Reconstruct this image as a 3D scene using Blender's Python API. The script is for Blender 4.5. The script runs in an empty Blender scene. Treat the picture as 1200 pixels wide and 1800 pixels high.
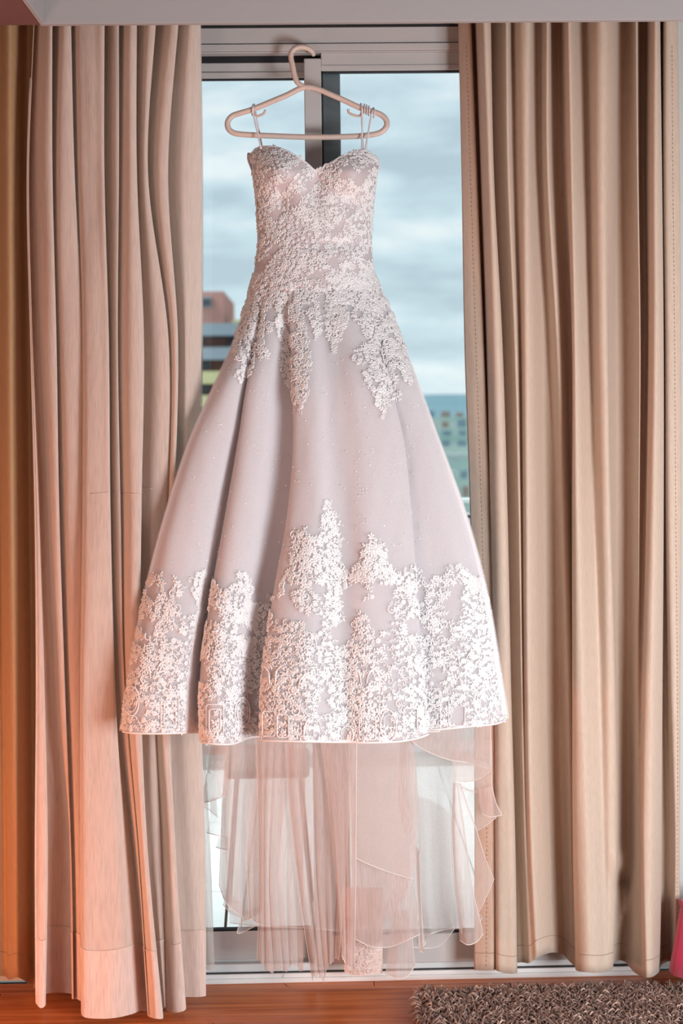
import bpy, math, random
import numpy as np
from mathutils import Vector, Matrix
random.seed(7); rng = np.random.default_rng(7)
S = bpy.context.scene
COL = S.collection

# ------------------------------------------------------------ camera, sky, lights, exposure
F = 2496.0                      # focal length in pixels of the 1200x1800 frame
YAW, ROLL = math.radians(1.15), math.radians(0.72)
CAM = np.array([-3.7*math.tan(YAW), -3.7, 1.5])
fw = np.array([math.sin(YAW), math.cos(YAW), 0.0])
r0 = np.array([math.cos(YAW), -math.sin(YAW), 0.0]); up0 = np.array([0, 0, 1.0])
cu = up0*math.cos(ROLL) + r0*math.sin(ROLL)
cr = r0*math.cos(ROLL) - up0*math.sin(ROLL)
cam_d = bpy.data.cameras.new('camera'); cam = bpy.data.objects.new('camera', cam_d); COL.objects.link(cam)
m = Matrix(((cr[0], cu[0], -fw[0], CAM[0]), (cr[1], cu[1], -fw[1], CAM[1]), (cr[2], cu[2], -fw[2], CAM[2]), (0, 0, 0, 1)))
cam.matrix_world = m
cam_d.sensor_fit = 'VERTICAL'; cam_d.sensor_height = 36.0; cam_d.lens = 36.0*F/1800.0
cam_d.shift_y = -200.0/1800.0
cam_d.clip_end = 9000
cam_d.dof.use_dof = True; cam_d.dof.focus_distance = 3.42; cam_d.dof.aperture_fstop = 3.6
S.camera = cam
S.view_settings.view_transform = 'Standard'; S.view_settings.look = 'None'
S.view_settings.exposure = 0.10; S.view_settings.gamma = 1.0; S.view_settings.use_curve_mapping = False
S.cycles.transparent_max_bounces = 24; S.cycles.max_bounces = 10; S.cycles.transmission_bounces = 8
S.cycles.diffuse_bounces = 5

W = bpy.data.worlds.new('sky'); S.world = W; W.use_nodes = True
nt = W.node_tree; nt.nodes.clear()
def wn(t, **k):
    n = nt.nodes.new(t)
    for a, v in k.items(): setattr(n, a, v)
    return n
tc = wn('ShaderNodeTexCoord'); mp = wn('ShaderNodeMapping'); mp.inputs['Scale'].default_value = (5.0, 2.0, 17.0)
mp.inputs['Location'].default_value = (0.35, 0.0, 0.25)
nz = wn('ShaderNodeTexNoise'); nz.inputs['Scale'].default_value = 1.9; nz.inputs['Detail'].default_value = 4.5
nz.inputs['Roughness'].default_value = 0.5
rp = wn('ShaderNodeValToRGB')
e = rp.color_ramp.elements
e[0].position = 0.36; e[0].color = (0.40, 0.51, 0.60, 1)
e[1].position = 0.66; e[1].color = (1.0, 1.0, 1.0, 1)
x_ = e.new(0.50); x_.color = (0.62, 0.75, 0.83, 1)
sepw = wn('ShaderNodeSeparateXYZ'); rp2 = wn('ShaderNodeValToRGB')
e = rp2.color_ramp.elements
e[0].position = 0.0; e[0].color = (0.84, 0.97, 1.0, 1)
e[1].position = 0.42; e[1].color = (0.50, 0.61, 0.71, 1)
x_ = e.new(0.14); x_.color = (0.74, 0.87, 0.94, 1)
mx = wn('ShaderNodeMix', data_type='RGBA'); mx.inputs[0].default_value = 0.62
bg = wn('ShaderNodeBackground'); bg.inputs['Strength'].default_value = 1.0
ow = wn('ShaderNodeOutputWorld')
L = nt.links.new
L(tc.outputs['Generated'], mp.inputs['Vector']); L(mp.outputs[0], nz.inputs['Vector']); L(nz.outputs['Fac'], rp.inputs['Fac'])
L(tc.outputs['Generated'], sepw.inputs[0]); L(sepw.outputs['Z'], rp2.inputs['Fac'])
L(rp2.outputs[0], mx.inputs[6]); L(rp.outputs[0], mx.inputs[7]); L(mx.outputs[2], bg.inputs['Color']); L(bg.outputs[0], ow.inputs['Surface'])

def area(name, loc, target, size, size_y, power, col):
    d = bpy.data.lights.new(name, 'AREA'); d.shape = 'RECTANGLE'; d.size = size; d.size_y = size_y; d.energy = power; d.color = col
    o = bpy.data.objects.new(name, d); COL.objects.link(o); o.location = loc
    o.rotation_euler = (Vector(target)-Vector(loc)).to_track_quat('-Z', 'Y').to_euler()
    return o
area('right_key_light', (1.55, -2.7, 0.85), (0.0, -0.2, 0.42), 0.8, 1.0, 76, (0.91, 0.965, 1.0))  # added soft key light from the right; no window stands there
area('left_fill_light', (-1.55, -3.2, 1.0), (0.0, -0.2, 0.7), 0.6, 0.8, 13, (1.0, 0.80, 0.68))  # added warm fill from the left, without a fixture
area('bedside_lamp_light', (-1.45, -1.1, 0.28), (-0.5, -0.2, 0.35), 0.3, 0.4, 10.5, (1.0, 0.34, 0.15))
sun_d = bpy.data.lights.new('hazy_sun', 'SUN'); sun_d.energy = 4.5; sun_d.angle = math.radians(35); sun_d.color = (1.0, 0.98, 0.95)
sun = bpy.data.objects.new('hazy_sun', sun_d); COL.objects.link(sun)
sun.rotation_euler = Vector((0.80, 0.10, -0.95)).to_track_quat('-Z', 'Y').to_euler()

# ------------------------------------------------------------ projection helpers (pixel of the photo at a real depth -> world point)
def at(px, py, Y):
    px = np.asarray(px, float); py = np.asarray(py, float); Y = np.asarray(Y, float)
    dx = (px-600.0)[..., None]; dy = (700.0-py)[..., None]
    d = fw*F + cr*dx + cu*dy
    t = (Y-CAM[1])[..., None]/d[..., 1:2]
    return CAM + t*d
def A(px, py, Y): return tuple(float(v) for v in at(px, py, Y))

# ------------------------------------------------------------ materials
def mat(name): 
    m = bpy.data.materials.new(name); m.use_nodes = True; return m, m.node_tree
def principled(name, col, rough=0.6, metal=0.0, sheen=0.0, noise=None, bump=None, spec=0.5, coat=0.0, emis=None):
    m, t = mat(name); b = t.nodes['Principled BSDF']
    b.inputs['Base Color'].default_value = (*col, 1); b.inputs['Roughness'].default_value = rough
    b.inputs['Metallic'].default_value = metal; b.inputs['Specular IOR Level'].default_value = spec
    b.inputs['Coat Weight'].default_value = coat
    if sheen: b.inputs['Sheen Weight'].default_value = sheen; b.inputs['Sheen Roughness'].default_value = 0.5
    co = t.nodes.new('ShaderNodeTexCoord')
    if noise:  # (scale xyz, col2)
        mp = t.nodes.new('ShaderNodeMapping'); mp.inputs['Scale'].default_value = noise[0]
        n = t.nodes.new('ShaderNodeTexNoise'); n.inputs['Scale'].default_value = 1.0; n.inputs['Detail'].default_value = 5
        r = t.nodes.new('ShaderNodeValToRGB'); r.color_ramp.elements[0].color = (*col, 1); r.color_ramp.elements[1].color = (*noise[1], 1)
        r.color_ramp.elements[0].position = 0.35; r.color_ramp.elements[1].position = 0.68
        t.links.new(co.outputs['Object'], mp.inputs[0]); t.links.new(mp.outputs[0], n.inputs['Vector'])
        t.links.new(n.outputs['Fac'], r.inputs[0]); t.links.new(r.outputs[0], b.inputs['Base Color'])
    if bump:   # (scale xyz, strength, distance)
        mp = t.nodes.new('ShaderNodeMapping'); mp.inputs['Scale'].default_value = bump[0]
        n = t.nodes.new('ShaderNodeTexNoise'); n.inputs['Scale'].default_value = 1.0; n.inputs['Detail'].default_value = 3
        bp = t.nodes.new('ShaderNodeBump'); bp.inputs['Strength'].default_value = bump[1]; bp.inputs['Distance'].default_value = bump[2]
        t.links.new(co.outputs['Object'], mp.inputs[0]); t.links.new(mp.outputs[0], n.inputs['Vector'])
        t.links.new(n.outputs['Fac'], bp.inputs['Height']); t.links.new(bp.outputs[0], b.inputs['Normal'])
    return m
def cloth(name, col, transp, transl, col2=None, weave=(260, 260, 22), tcol=None, rough=0.8, bumpd=0.0012):
    """woven thin fabric: diffuse + light passing through + open gaps between the threads"""
    m, t = mat(name); N = t.nodes; N.remove(N['Principled BSDF']); out = N['Material Output']
    co = N.new('ShaderNodeTexCoord'); mp = N.new('ShaderNodeMapping'); mp.inputs['Scale'].default_value = weave
    n = N.new('ShaderNodeTexNoise'); n.inputs['Scale'].default_value = 1.0; n.inputs['Detail'].default_value = 3
    r = N.new('ShaderNodeValToRGB'); c2 = col2 or tuple(c*0.86 for c in col)
    r.color_ramp.elements[0].color = (*c2, 1); r.color_ramp.elements[1].color = (*col, 1)
    r.color_ramp.elements[0].position = 0.3; r.color_ramp.elements[1].position = 0.6
    bp = N.new('ShaderNodeBump'); bp.inputs['Strength'].default_value = 0.5; bp.inputs['Distance'].default_value = bumpd
    d = N.new('ShaderNodeBsdfDiffuse'); d.inputs['Roughness'].default_value = rough
    tl = N.new('ShaderNodeBsdfTranslucent'); tp = N.new('ShaderNodeBsdfTransparent')
    m1 = N.new('ShaderNodeMixShader'); m1.inputs[0].default_value = transl
    m2 = N.new('ShaderNodeMixShader'); m2.inputs[0].default_value = transp
    k = t.links.new
    k(co.outputs['Object'], mp.inputs[0]); k(mp.outputs[0], n.inputs['Vector']); k(n.outputs['Fac'], r.inputs[0])
    k(n.outputs['Fac'], bp.inputs['Height']); k(bp.outputs[0], d.inputs['Normal'])
    k(r.outputs[0], d.inputs['Color'])
    if tcol: tl.inputs['Color'].default_value = (*tcol, 1)
    else: k(r.outputs[0], tl.inputs['Color'])
    k(d.outputs[0], m1.inputs[1]); k(tl.outputs[0], m1.inputs[2]); k(m1.outputs[0], m2.inputs[1]); k(tp.outputs[0], m2.inputs[2])
    k(m2.outputs[0], out.inputs['Surface'])
    return m
M = {}
M['plaster'] = principled('plaster', (0.42, 0.41, 0.415), 0.85, bump=((60, 60, 60), 0.1, 0.001))
M['soffit'] = principled('soffit_dark_red', (0.20, 0.09, 0.08), 0.8)  # even dark red-brown for soffit underside and recess ceiling
M['wall'] = principled('wall_paint', (0.62, 0.63, 0.60), 0.85, bump=((40, 40, 40), 0.1, 0.001))
M['alu'] = principled('white_aluminium', (0.55, 0.52, 0.51), 0.42, bump=((90, 90, 90), 0.06, 0.0006))
M['alu_sill'] = principled('sill_aluminium', (0.74, 0.75, 0.75), 0.35)
M['wall_far'] = principled('far_wall_low_bounce', (0.34, 0.31, 0.29), 0.9)  # unseen walls, colour darkened to cut bounced light
M['gasket'] = principled('rubber_gasket', (0.012, 0.012, 0.015), 0.6)
M['drape'] = principled('beige_drape', (0.64, 0.50, 0.40), 0.62, sheen=0.25, noise=((230, 230, 40), (0.58, 0.45, 0.355)), bump=((500, 500, 300), 0.25, 0.0004))
M['drape_l'] = principled('tan_drape', (0.47, 0.28, 0.14), 0.7, sheen=0.2, noise=((230, 230, 40), (0.42, 0.25, 0.12)), bump=((500, 500, 300), 0.25, 0.0004))
M['thread'] = principled('drape_thread', (0.30, 0.2, 0.15), 0.8)
M['sheer'] = cloth('sheer_linen', (0.92, 0.76, 0.68), 0.05, 0.30, tcol=(0.72, 0.70, 0.62))
M['sheer_hem'] = cloth('sheer_linen_doubled', (0.93, 0.78, 0.71), 0.02, 0.25)
M['sheer_back'] = cloth('sheer_back', (0.80, 0.74, 0.70), 0.35, 0.5)
M['satin'] = principled('satin_lining', (0.86, 0.83, 0.85), 0.5, sheen=0.2, bump=((30, 30, 8), 0.1, 0.002))
M['bodice'] = principled('bodice_satin', (0.60, 0.54, 0.56), 0.55, sheen=0.2, bump=((320, 320, 320), 0.35, 0.0012))
M['tulle'] = cloth('white_tulle', (0.91, 0.88, 0.90), 0.5, 0.15, weave=(600, 600, 600))
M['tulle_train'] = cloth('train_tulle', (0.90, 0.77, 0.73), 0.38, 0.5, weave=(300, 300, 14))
M['organza'] = cloth('white_organza', (0.96, 0.91, 0.89), 0.56, 0.5, weave=(500, 500, 500))
M['binding'] = principled('rolled_hem', (0.86, 0.80, 0.78), 0.5)
M['lace'] = principled('lace_thread', (0.90, 0.88, 0.885), 0.7, sheen=0.2)
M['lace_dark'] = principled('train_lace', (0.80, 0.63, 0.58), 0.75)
M['ribbon'] = principled('satin_ribbon', (0.80, 0.77, 0.82), 0.35)
M['sequin'] = principled('sequin', (0.95, 0.95, 0.97), 0.12, metal=0.3)
M['hanger'] = principled('cream_plastic', (0.72, 0.56, 0.49), 0.38, noise=((60, 60, 60), (0.68, 0.52, 0.45)))
M['red'] = principled('crimson_cloth', (0.55, 0.02, 0.09), 0.8, sheen=0.3, bump=((300, 300, 300), 0.3, 0.001))
M['tile'] = principled('balcony_tile', (0.86, 0.87, 0.86), 0.4, noise=((8, 8, 8), (0.80, 0.82, 0.82)))
M['grout'] = principled('tile_grout', (0.40, 0.40, 0.38), 0.9)
M['metal_w'] = principled('white_rail', (0.78, 0.82, 0.82), 0.4)
M['frost'] = cloth('frosted_glass', (0.88, 0.93, 0.94), 0.08, 0.6)
M['brick'] = principled('red_render', (0.50, 0.24, 0.20), 0.9, noise=((1.5, 1.5, 1.5), (0.58, 0.30, 0.25)))
M['slab'] = principled('grey_slab', (0.28, 0.33, 0.37), 0.85, noise=((1, 1, 1), (0.33, 0.38, 0.42)))
M['yellow'] = principled('yellow_render', (0.62, 0.56, 0.30), 0.9)
M['dkglass'] = principled('dark_window', (0.03, 0.05, 0.07), 0.2)
M['hill'] = principled('hazy_hill', (0.10, 0.20, 0.25), 0.95, noise=((0.01, 0.01, 0.01), (0.15, 0.26, 0.30)))
M['ground'] = principled('valley_ground', (0.10, 0.19, 0.17), 0.95, noise=((0.02, 0.02, 0.02), (0.20, 0.26, 0.24)))
M['city1'] = principled('pale_city_block', (0.50, 0.56, 0.56), 0.9)  # distance haze is put into these closely matched block colours
M['city2'] = principled('brown_city_block', (0.36, 0.27, 0.24), 0.9)
M['city3'] = principled('blue_city_block', (0.22, 0.32, 0.38), 0.9)
M['black'] = principled('dark_leg', (0.05, 0.04, 0.03), 0.5)

def glass_mat():
    m, t = mat('window_glass'); N = t.nodes; N.remove(N['Principled BSDF']); out = N['Material Output']
    tp = N.new('ShaderNodeBsdfTransparent'); tp.inputs['Color'].default_value = (0.95, 0.985, 0.985, 1)
    gl = N.new('ShaderNodeBsdfGlossy'); gl.inputs['Roughness'].default_value = 0.0; gl.inputs['Color'].default_value = (1, 1, 1, 1)
    fr = N.new('ShaderNodeFresnel'); fr.inputs['IOR'].default_value = 1.5
    mx = N.new('ShaderNodeMixShader'); k = t.links.new
    k(fr.outputs[0], mx.inputs[0]); k(tp.outputs[0], mx.inputs[1]); k(gl.outputs[0], mx.inputs[2]); k(mx.outputs[0], out.inputs['Surface'])
    return m
M['glass'] = glass_mat()
def wood_mat():
    m, t = mat('cherry_laminate'); b = t.nodes['Principled BSDF']; N = t.nodes; k = t.links.new
    co = N.new('ShaderNodeTexCoord'); mp = N.new('ShaderNodeMapping'); mp.inputs['Scale'].default_value = (1.6, 42, 30)
    oi = N.new('ShaderNodeObjectInfo'); add = N.new('ShaderNodeVectorMath'); add.operation = 'ADD'
    n = N.new('ShaderNodeTexNoise'); n.inputs['Scale'].default_value = 1.0; n.inputs['Detail'].default_value = 7; n.inputs['Distortion'].default_value = 0.6
    r = N.new('ShaderNodeValToRGB'); e = r.color_ramp.elements
    e[0].position = 0.3; e[0].color = (0.30, 0.065, 0.018, 1); e[1].position = 0.72; e[1].color = (0.68, 0.23, 0.075, 1)
    x = e.new(0.5); x.color = (0.50, 0.14, 0.040, 1)
    k(co.outputs['Object'], add.inputs[0]); k(oi.outputs['Random'], add.inputs[1]); k(add.outputs[0], mp.inputs[0]); k(mp.outputs[0], n.inputs['Vector'])
    k(n.outputs['Fac'], r.inputs[0]); k(r.outputs[0], b.inputs['Base Color'])
    b.inputs['Roughness'].default_value = 0.22; b.inputs['Specular IOR Level'].default_value = 0.28
    return m
M['wood'] = wood_mat()
def yarn_mat():
    m, t = mat('shag_yarn'); b = t.nodes['Principled BSDF']; N = t.nodes
    a = N.new('ShaderNodeAttribute'); a.attribute_name = 'tone'
    t.links.new(a.outputs['Color'], b.inputs['Base Color']); b.inputs['Roughness'].default_value = 0.8; b.inputs['Sheen Weight'].default_value = 0.3
    return m
M['yarn'] = yarn_mat()

# ------------------------------------------------------------ object helpers
def mesh_obj(name, verts, faces, m, parent=None, smooth=True):
    me = bpy.data.meshes.new(name)
    me.from_pydata([tuple(v) for v in verts], [], [tuple(int(i) for i in f) for f in faces]); me.update()
    if smooth: me.polygons.foreach_set('use_smooth', [True]*len(me.polygons))
    me.materials.append(M[m] if isinstance(m, str) else m)
    o = bpy.data.objects.new(name, me); COL.objects.link(o)
    if parent: o.parent = parent; o.matrix_parent_inverse = Matrix.Translation(parent.location).inverted()
    return o
def mesh_np(name, V, Fq, m, parent=None, smooth=True):
    V = np.asarray(V, np.float32); Fq = np.asarray(Fq, np.int32); k = Fq.shape[1]
    me = bpy.data.meshes.new(name); me.vertices.add(len(V)); me.vertices.foreach_set('co', V.ravel())
    me.loops.add(Fq.size); me.loops.foreach_set('vertex_index', Fq.ravel())
    me.polygons.add(len(Fq)); me.polygons.foreach_set('loop_start', np.arange(0, Fq.size, k, dtype=np.int32))
    me.polygons.foreach_set('loop_total', np.full(len(Fq), k, np.int32))
    me.update(calc_edges=True); me.validate()
    if smooth: me.polygons.foreach_set('use_smooth', [True]*len(me.polygons))
    me.materials.append(M[m] if isinstance(m, str) else m)
    o = bpy.data.objects.new(name, me); COL.objects.link(o)
    if parent: o.parent = parent; o.matrix_parent_inverse = Matrix.Translation(parent.location).inverted()
    return o
def empty(name, loc, label=None, cat=None, group=None, kind=None):
    o = bpy.data.objects.new(name, None); COL.objects.link(o); o.location = loc; o.empty_display_size = 0.05
    tag(o, label, cat, group, kind); return o
def tag(o, label=None, cat=None, group=None, kind=None):
    if label: o['label'] = label
    if cat: o['category'] = cat
    if group: o['group'] = group
    if kind: o['kind'] = kind
    return o
class MB:
    def __init__(s): s.v = []; s.f = []
    def box(s, x0, x1, y0, y1, z0, z1, bev=0.0):
        n = len(s.v)
        if bev <= 0:
            s.v += [(x0,y0,z0),(x1,y0,z0),(x1,y1,z0),(x0,y1,z0),(x0,y0,z1),(x1,y0,z1),(x1,y1,z1),(x0,y1,z1)]
            s.f += [tuple(n+i for i in q) for q in ((0,3,2,1),(4,5,6,7),(0,1,5,4),(1,2,6,5),(2,3,7,6),(3,0,4,7))]
        else:  # chamfered vertical/long edges: an octagonal prism-like box
            b = bev
            for z, e in ((z0, b), (z0+b, 0), (z1-b, 0), (z1, b)):
                s.v += [(x0+b+e*0,y0+e,z),(x1-b,y0+e,z),(x1-e,y0+b,z),(x1-e,y1-b,z),(x1-b,y1-e,z),(x0+b,y1-e,z),(x0+e,y1-b,z),(x0+e,y0+b,z)]
            for r in range(3):
                for i in range(8):
                    j = (i+1) % 8; s.f.append((n+r*8+i, n+r*8+j, n+r*8+8+j, n+r*8+8+i))
            s.f.append(tuple(n+i for i in range(7, -1, -1))); s.f.append(tuple(n+24+i for i in range(8)))
        return s
    def tube(s, pts, r, n=8, closed=False, rfun=None):
        pts = np.asarray(pts, float); m = len(pts); base = len(s.v)
        if closed: T = np.roll(pts, -1, 0)-np.roll(pts, 1, 0)
        else: T = np.gradient(pts, axis=0)
        T /= np.linalg.norm(T, axis=1)[:, None]+1e-12
        ref = np.array([0, 1, 0.]) if abs(T[0][1]) < 0.9 else np.array([1, 0, 0.])
        for i in range(m):
            a = ref - T[i]*ref.dot(T[i]); a /= np.linalg.norm(a)+1e-12; ref = a; b = np.cross(T[i], a)
            rr = r*(rfun(i/(m-1)) if rfun else 1)
            for j in range(n):
                t = 2*math.pi*j/n; s.v.append(tuple(pts[i]+rr*(a*math.cos(t)+b*math.sin(t))))
        for i in range(m if closed else m-1):
            for j in range(n):
                k = (j+1) % n; i2 = (i+1) % m
                s.f.append((base+i*n+j, base+i*n+k, base+i2*n+k, base+i2*n+j))
        if not closed:
            s.f.append(tuple(base+j for j in range(n-1, -1, -1))); s.f.append(tuple(base+(m-1)*n+j for j in range(n)))
        return s
    def build(s, name, m, parent=None, smooth=False): return mesh_obj(name, s.v, s.f, m, parent, smooth)
def catmull(P, n):
    """P (k,...) -> dense samples, n per segment"""
    P = np.asarray(P, float); k = len(P)
    Q = np.concatenate([P[:1]*2-P[1:2], P, P[-1:]*2-P[-2:-1]], 0); out = []
    for i in range(k-1):
        p0, p1, p2, p3 = Q[i], Q[i+1], Q[i+2], Q[i+3]
        for j in range(n):
            t = j/n
            out.append(0.5*((2*p1)+(-p0+p2)*t+(2*p0-5*p1+4*p2-p3)*t*t+(-p0+3*p1-3*p2+p3)*t**3))
    out.append(P[-1]); return np.array(out)
def resample_rows(keys, rows, ys):
    """rows: (k, cols, c) at heights keys -> at ys, smooth monotone-ish cubic (hermite)"""
    keys = np.asarray(keys, float); rows = np.asarray(rows, float)
    sl = np.gradient(rows, keys, axis=0) if len(keys) > 2 else np.repeat(((rows[1]-rows[0])/(keys[1]-keys[0]))[None], 2, 0)
    ys = np.clip(ys, keys[0], keys[-1]); out = np.zeros((len(ys),)+rows.shape[1:])
    idx = np.clip(np.searchsorted(keys, ys, 'right')-1, 0, len(keys)-2)
    for a, (y, i) in enumerate(zip(ys, idx)):
        h = keys[i+1]-keys[i]; t = (y-keys[i])/h
        out[a] = (2*t**3-3*t*t+1)*rows[i]+(t**3-2*t*t+t)*h*sl[i]+(-2*t**3+3*t*t)*rows[i+1]+(t**3-t*t)*h*sl[i+1]
    return out
def snoise(x, y, seed=0):
    r = np.random.default_rng(seed); o = 0
    for k in range(7):
        a, b, p = r.uniform(-1, 1), r.uniform(-1, 1), r.uniform(0, 6.28); o = o+np.sin(a*x+b*y+p)
    return o/7*1.6
def grid_faces(nv, nu):
    i = np.arange(nv-1)[:, None]*nu+np.arange(nu-1)[None]; i = i.ravel()
    return np.stack([i, i+1, i+nu+1, i+nu], 1)
def solid(o, t, off=0.0):
    md = o.modifiers.new('thickness', 'SOLIDIFY'); md.thickness = t; md.offset = off; return o

def drape(keys, colsx, colsY, bottom, top, nv=90, nseg=6, wr=0.0, seed=1):
    """colsx/colsY: (heights, cols); bottom: py per column; returns px,py,P grids"""
    R = np.stack([np.asarray(colsx, float), np.asarray(colsY, float)], 2)
    vv = np.linspace(0, 1, nv); maxb = max(bottom)
    ys = top+(maxb-top)*vv
    rows = resample_rows(keys, R, ys)                                   # nv,cols,2
    dense = np.stack([catmull(r, nseg) for r in rows])                  # nv,nu,2
    bd = catmull(np.asarray(bottom, float)[:, None], nseg)[:, 0]
    nu = dense.shape[1]; PY = np.zeros((nv, nu)); PX = np.zeros((nv, nu)); YY = np.zeros((nv, nu))
    for u in range(nu):
        py = top+(bd[u]-top)*vv; PY[:, u] = py
        PX[:, u] = np.interp(py, ys, dense[:, u, 0]); YY[:, u] = np.interp(py, ys, dense[:, u, 1])
    if wr: YY = YY+wr*snoise(PX*0.09, PY*0.018, seed)+wr*0.5*snoise(PX*0.2, PY*0.05, seed+3)
    return PX, PY, YY, at(PX, PY, YY)

# ------------------------------------------------------------ room shell
def zx(px, py, Y): p = A(px, py, Y); return p[0], p[2]
XL, XR, YB = -2.1, 2.1, -5.2
PEL_Y = -0.31
pz = A(600, 38.5, PEL_Y)[2]                    # underside of pelmet
bx = A(69, 41, PEL_Y)[0]
fl = empty('floor', (0, -2.6, 0), kind='structure')
MB().box(XL, XR, YB, 0.02, -0.06, -0.012).build('subfloor', 'gasket', fl)
plank_me = None; wy = 0.192; y = A(600, 1733, 0)[1]
yj = CAM[1]+1.5*F/(1734-700)                   # joint seen in the photo
plank_len = 1.28; row = 0; yy = yj
rowsY = [(yj, -0.045)]
while yy > YB: rowsY.append((yy-wy, yy)); yy -= wy
pm = MB().box(-plank_len/2+0.0006, plank_len/2-0.0006, -wy/2+0.0006, wy/2-0.0006, -0.012, 0.0, 0.0008)
proto = None
for r, (ya, yb) in enumerate(rowsY):
    off = [0.31, 0.05, 0.62, 0.9][r % 4]; x = XL-plank_len*off+plank_len/2
    while x-plank_len/2 < XR:
        if proto is None: o = proto = pm.build('plank', 'wood', fl)
        else: o = proto.copy(); COL.objects.link(o)
        o.matrix_parent_inverse = Matrix.Translation(fl.location).inverted()
        o.location = (x, yb-wy/2, 0.0); o.scale = (1, 1, 1)
        if r == 0: o.scale = (1, (-0.02-yj)/wy, 1); o.location = (x, (-0.02+yj)/2, 0.0)
        x += plank_len
cz = 2.75
tag(MB().box(XL, XR, YB, PEL_Y+0.02, cz, cz+0.1).build('ceiling', 'plaster'), kind='structure')
tag(MB().box(bx, XR, PEL_Y, PEL_Y+0.02, pz, cz, 0.0015).build('trim_1', 'plaster'), kind='structure')
tag(MB().box(XL, bx, -4.2, PEL_Y+0.02, pz+0.003, cz-0.001).build('trim_2', 'soffit'), kind='structure')
tag(MB().box(bx, bx+0.012, -4.2, PEL_Y, pz-0.0, cz-0.001, 0.0015).build('trim_3', 'plaster'), kind='structure')
tag(MB().box(XL-0.1, XL, YB, 0.1, 0, cz).build('wall_left', 'wall_far'), kind='structure')
tag(MB().box(XR, XR+0.1, YB, 0.1, 0, cz).build('wall_right', 'wall_far'), kind='structure')
tag(MB().box(XL, XR, YB-0.1, YB, 0, cz).build('wall_front', 'wall_far'), kind='structure')
wl, wr_ = A(262, 900, 0)[0], A(1125, 900, 0)[0]          # window opening
wt = 2.60
bw = empty('wall_back', (0, 0.05, 0), kind='structure')
MB().box(XL, wl, -0.0, 0.12, 0, cz).build('wall_segment', 'wall', bw)
MB().box(wr_, XR, -0.0, 0.12, 0, cz).build('wall_segment', 'wall', bw)
MB().box(wl, wr_, -0.0, 0.12, 2.47, cz).build('wall_segment', 'wall', bw)
tag(MB().box(XL, XR, PEL_Y+0.02, 0.12, cz-0.15, cz-0.05).build('ceiling_recess', 'soffit'), kind='structure')

# ---- sliding window (structure): head frame, tracks, two sashes, stiles, gaskets, panes, sill
win = empty('window_1', (0, 0, 0), kind='structure')
def zz(py, Y=0.0, px=600): return A(px, py, Y)[2]
def xx(px, py=200, Y=0.0): return A(px, py, Y)[0]
MB().box(wl, wr_, -0.030, 0.10, zz(75, -0.03), 2.47, 0.002).build('head_frame', 'alu', win)
MB().box(wl, wr_, -0.038, 0.0, zz(47, -0.038), zz(44, -0.038), 0.0005).build('head_lip', 'gasket', win)
MB().box(wl, wr_, -0.036, 0.02, zz(88.5, -0.036), zz(76, -0.036), 0.0015).build('upper_track', 'alu', win)
MB().box(wl, wr_, -0.033, 0.0, zz(92, -0.033), zz(89.6, -0.033), 0.0004).build('upper_track_lip', 'alu', win)
MB().box(wl, wr_, 0.012, 0.09, zz(110, 0.02), zz(75, 0.02)).build('track_gap_shade', 'gasket', win)  # solid black block; the gap's shade is put into its colour
xs0, xs1 = xx(535, 200, -0.03), xx(565, 200, -0.03)
xsl = xx(534, 110, 0.02)
zb = zz(1638, 0.0)
ls = MB(); ls.box(wl, xsl, 0.018, 0.045, zz(136, .018), zz(98, .018), 0.0015); ls.box(wl, xsl, 0.010, 0.02, zz(135, .01), zz(125.5, .01), 0.001)
ls.build('left_sash_rail', 'alu', win)
MB().box(wl, xx(600, 200, 0.03), 0.018, 0.045, 0.035, zb, 0.0015).build('left_sash_bottom_rail', 'alu', win)
MB().box(xx(567, 200, 0.04), xx(598, 200, 0.04), 0.022, 0.048, zb, zz(127, 0.03), 0.002).build('left_sash_stile', principled('shaded_aluminium', (0.16, 0.18, 0.20), 0.4), win)  # dark side of the sash aluminium, shade put into its colour
MB().box(wl, wl+0.045, 0.0, 0.05, 0.035, zz(98, .018), 0.002).build('window_jamb', 'alu', win)
MB().box(wr_-0.045, wr_, -0.03, 0.05, 0.035, zz(92, .018), 0.002).build('window_jamb', 'alu', win)
MB().box(xs0, xs1, -0.034, 0.012, 0.036, zz(102, -0.034), 0.002).build('right_sash_stile', 'alu', win)
rs = MB(); rs.box(xs1, wr_-0.04, -0.028, 0.008, zz(124, -.028), zz(92.6, -.028), 0.0015); rs.box(xs1, wr_-0.04, -0.031, -0.026, zz(123.5, -.03), zz(114.5, -.03), 0.001)
rs.build('right_sash_rail', 'alu', win)
MB().box(xs1, wr_-0.04, -0.028, 0.008, 0.036, zb, 0.0015).build('right_sash_bottom_rail', 'alu', win)
g = MB(); g.box(wl+0.04, xs0, 0.024, 0.034, zz(139.5, .024), zz(136, .024)); g.box(wl+0.04, xs0, 0.020, 0.034, zb, zb+0.006); g.build('left_gasket', 'gasket', win)
g = MB(); g.box(xs1, wr_-0.04, -0.02, -0.006, zz(128, -.02), zz(124, -.02)); g.box(xs1, wr_-0.04, -0.02, -0.006, zb, zb+0.006); g.box(xs1, xs1+0.0045, -0.02, -0.006, zb, zz(124, -.02)); g.build('right_gasket', 'gasket', win)
MB().box(wl+0.04, xx(580, 200, .03), 0.028, 0.032, zb, zz(138, .03)).build('left_pane', 'glass', win)
MB().box(xs1, wr_-0.04, -0.012, -0.008, zb, zz(126, -.01)).build('right_pane', 'glass', win)
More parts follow.
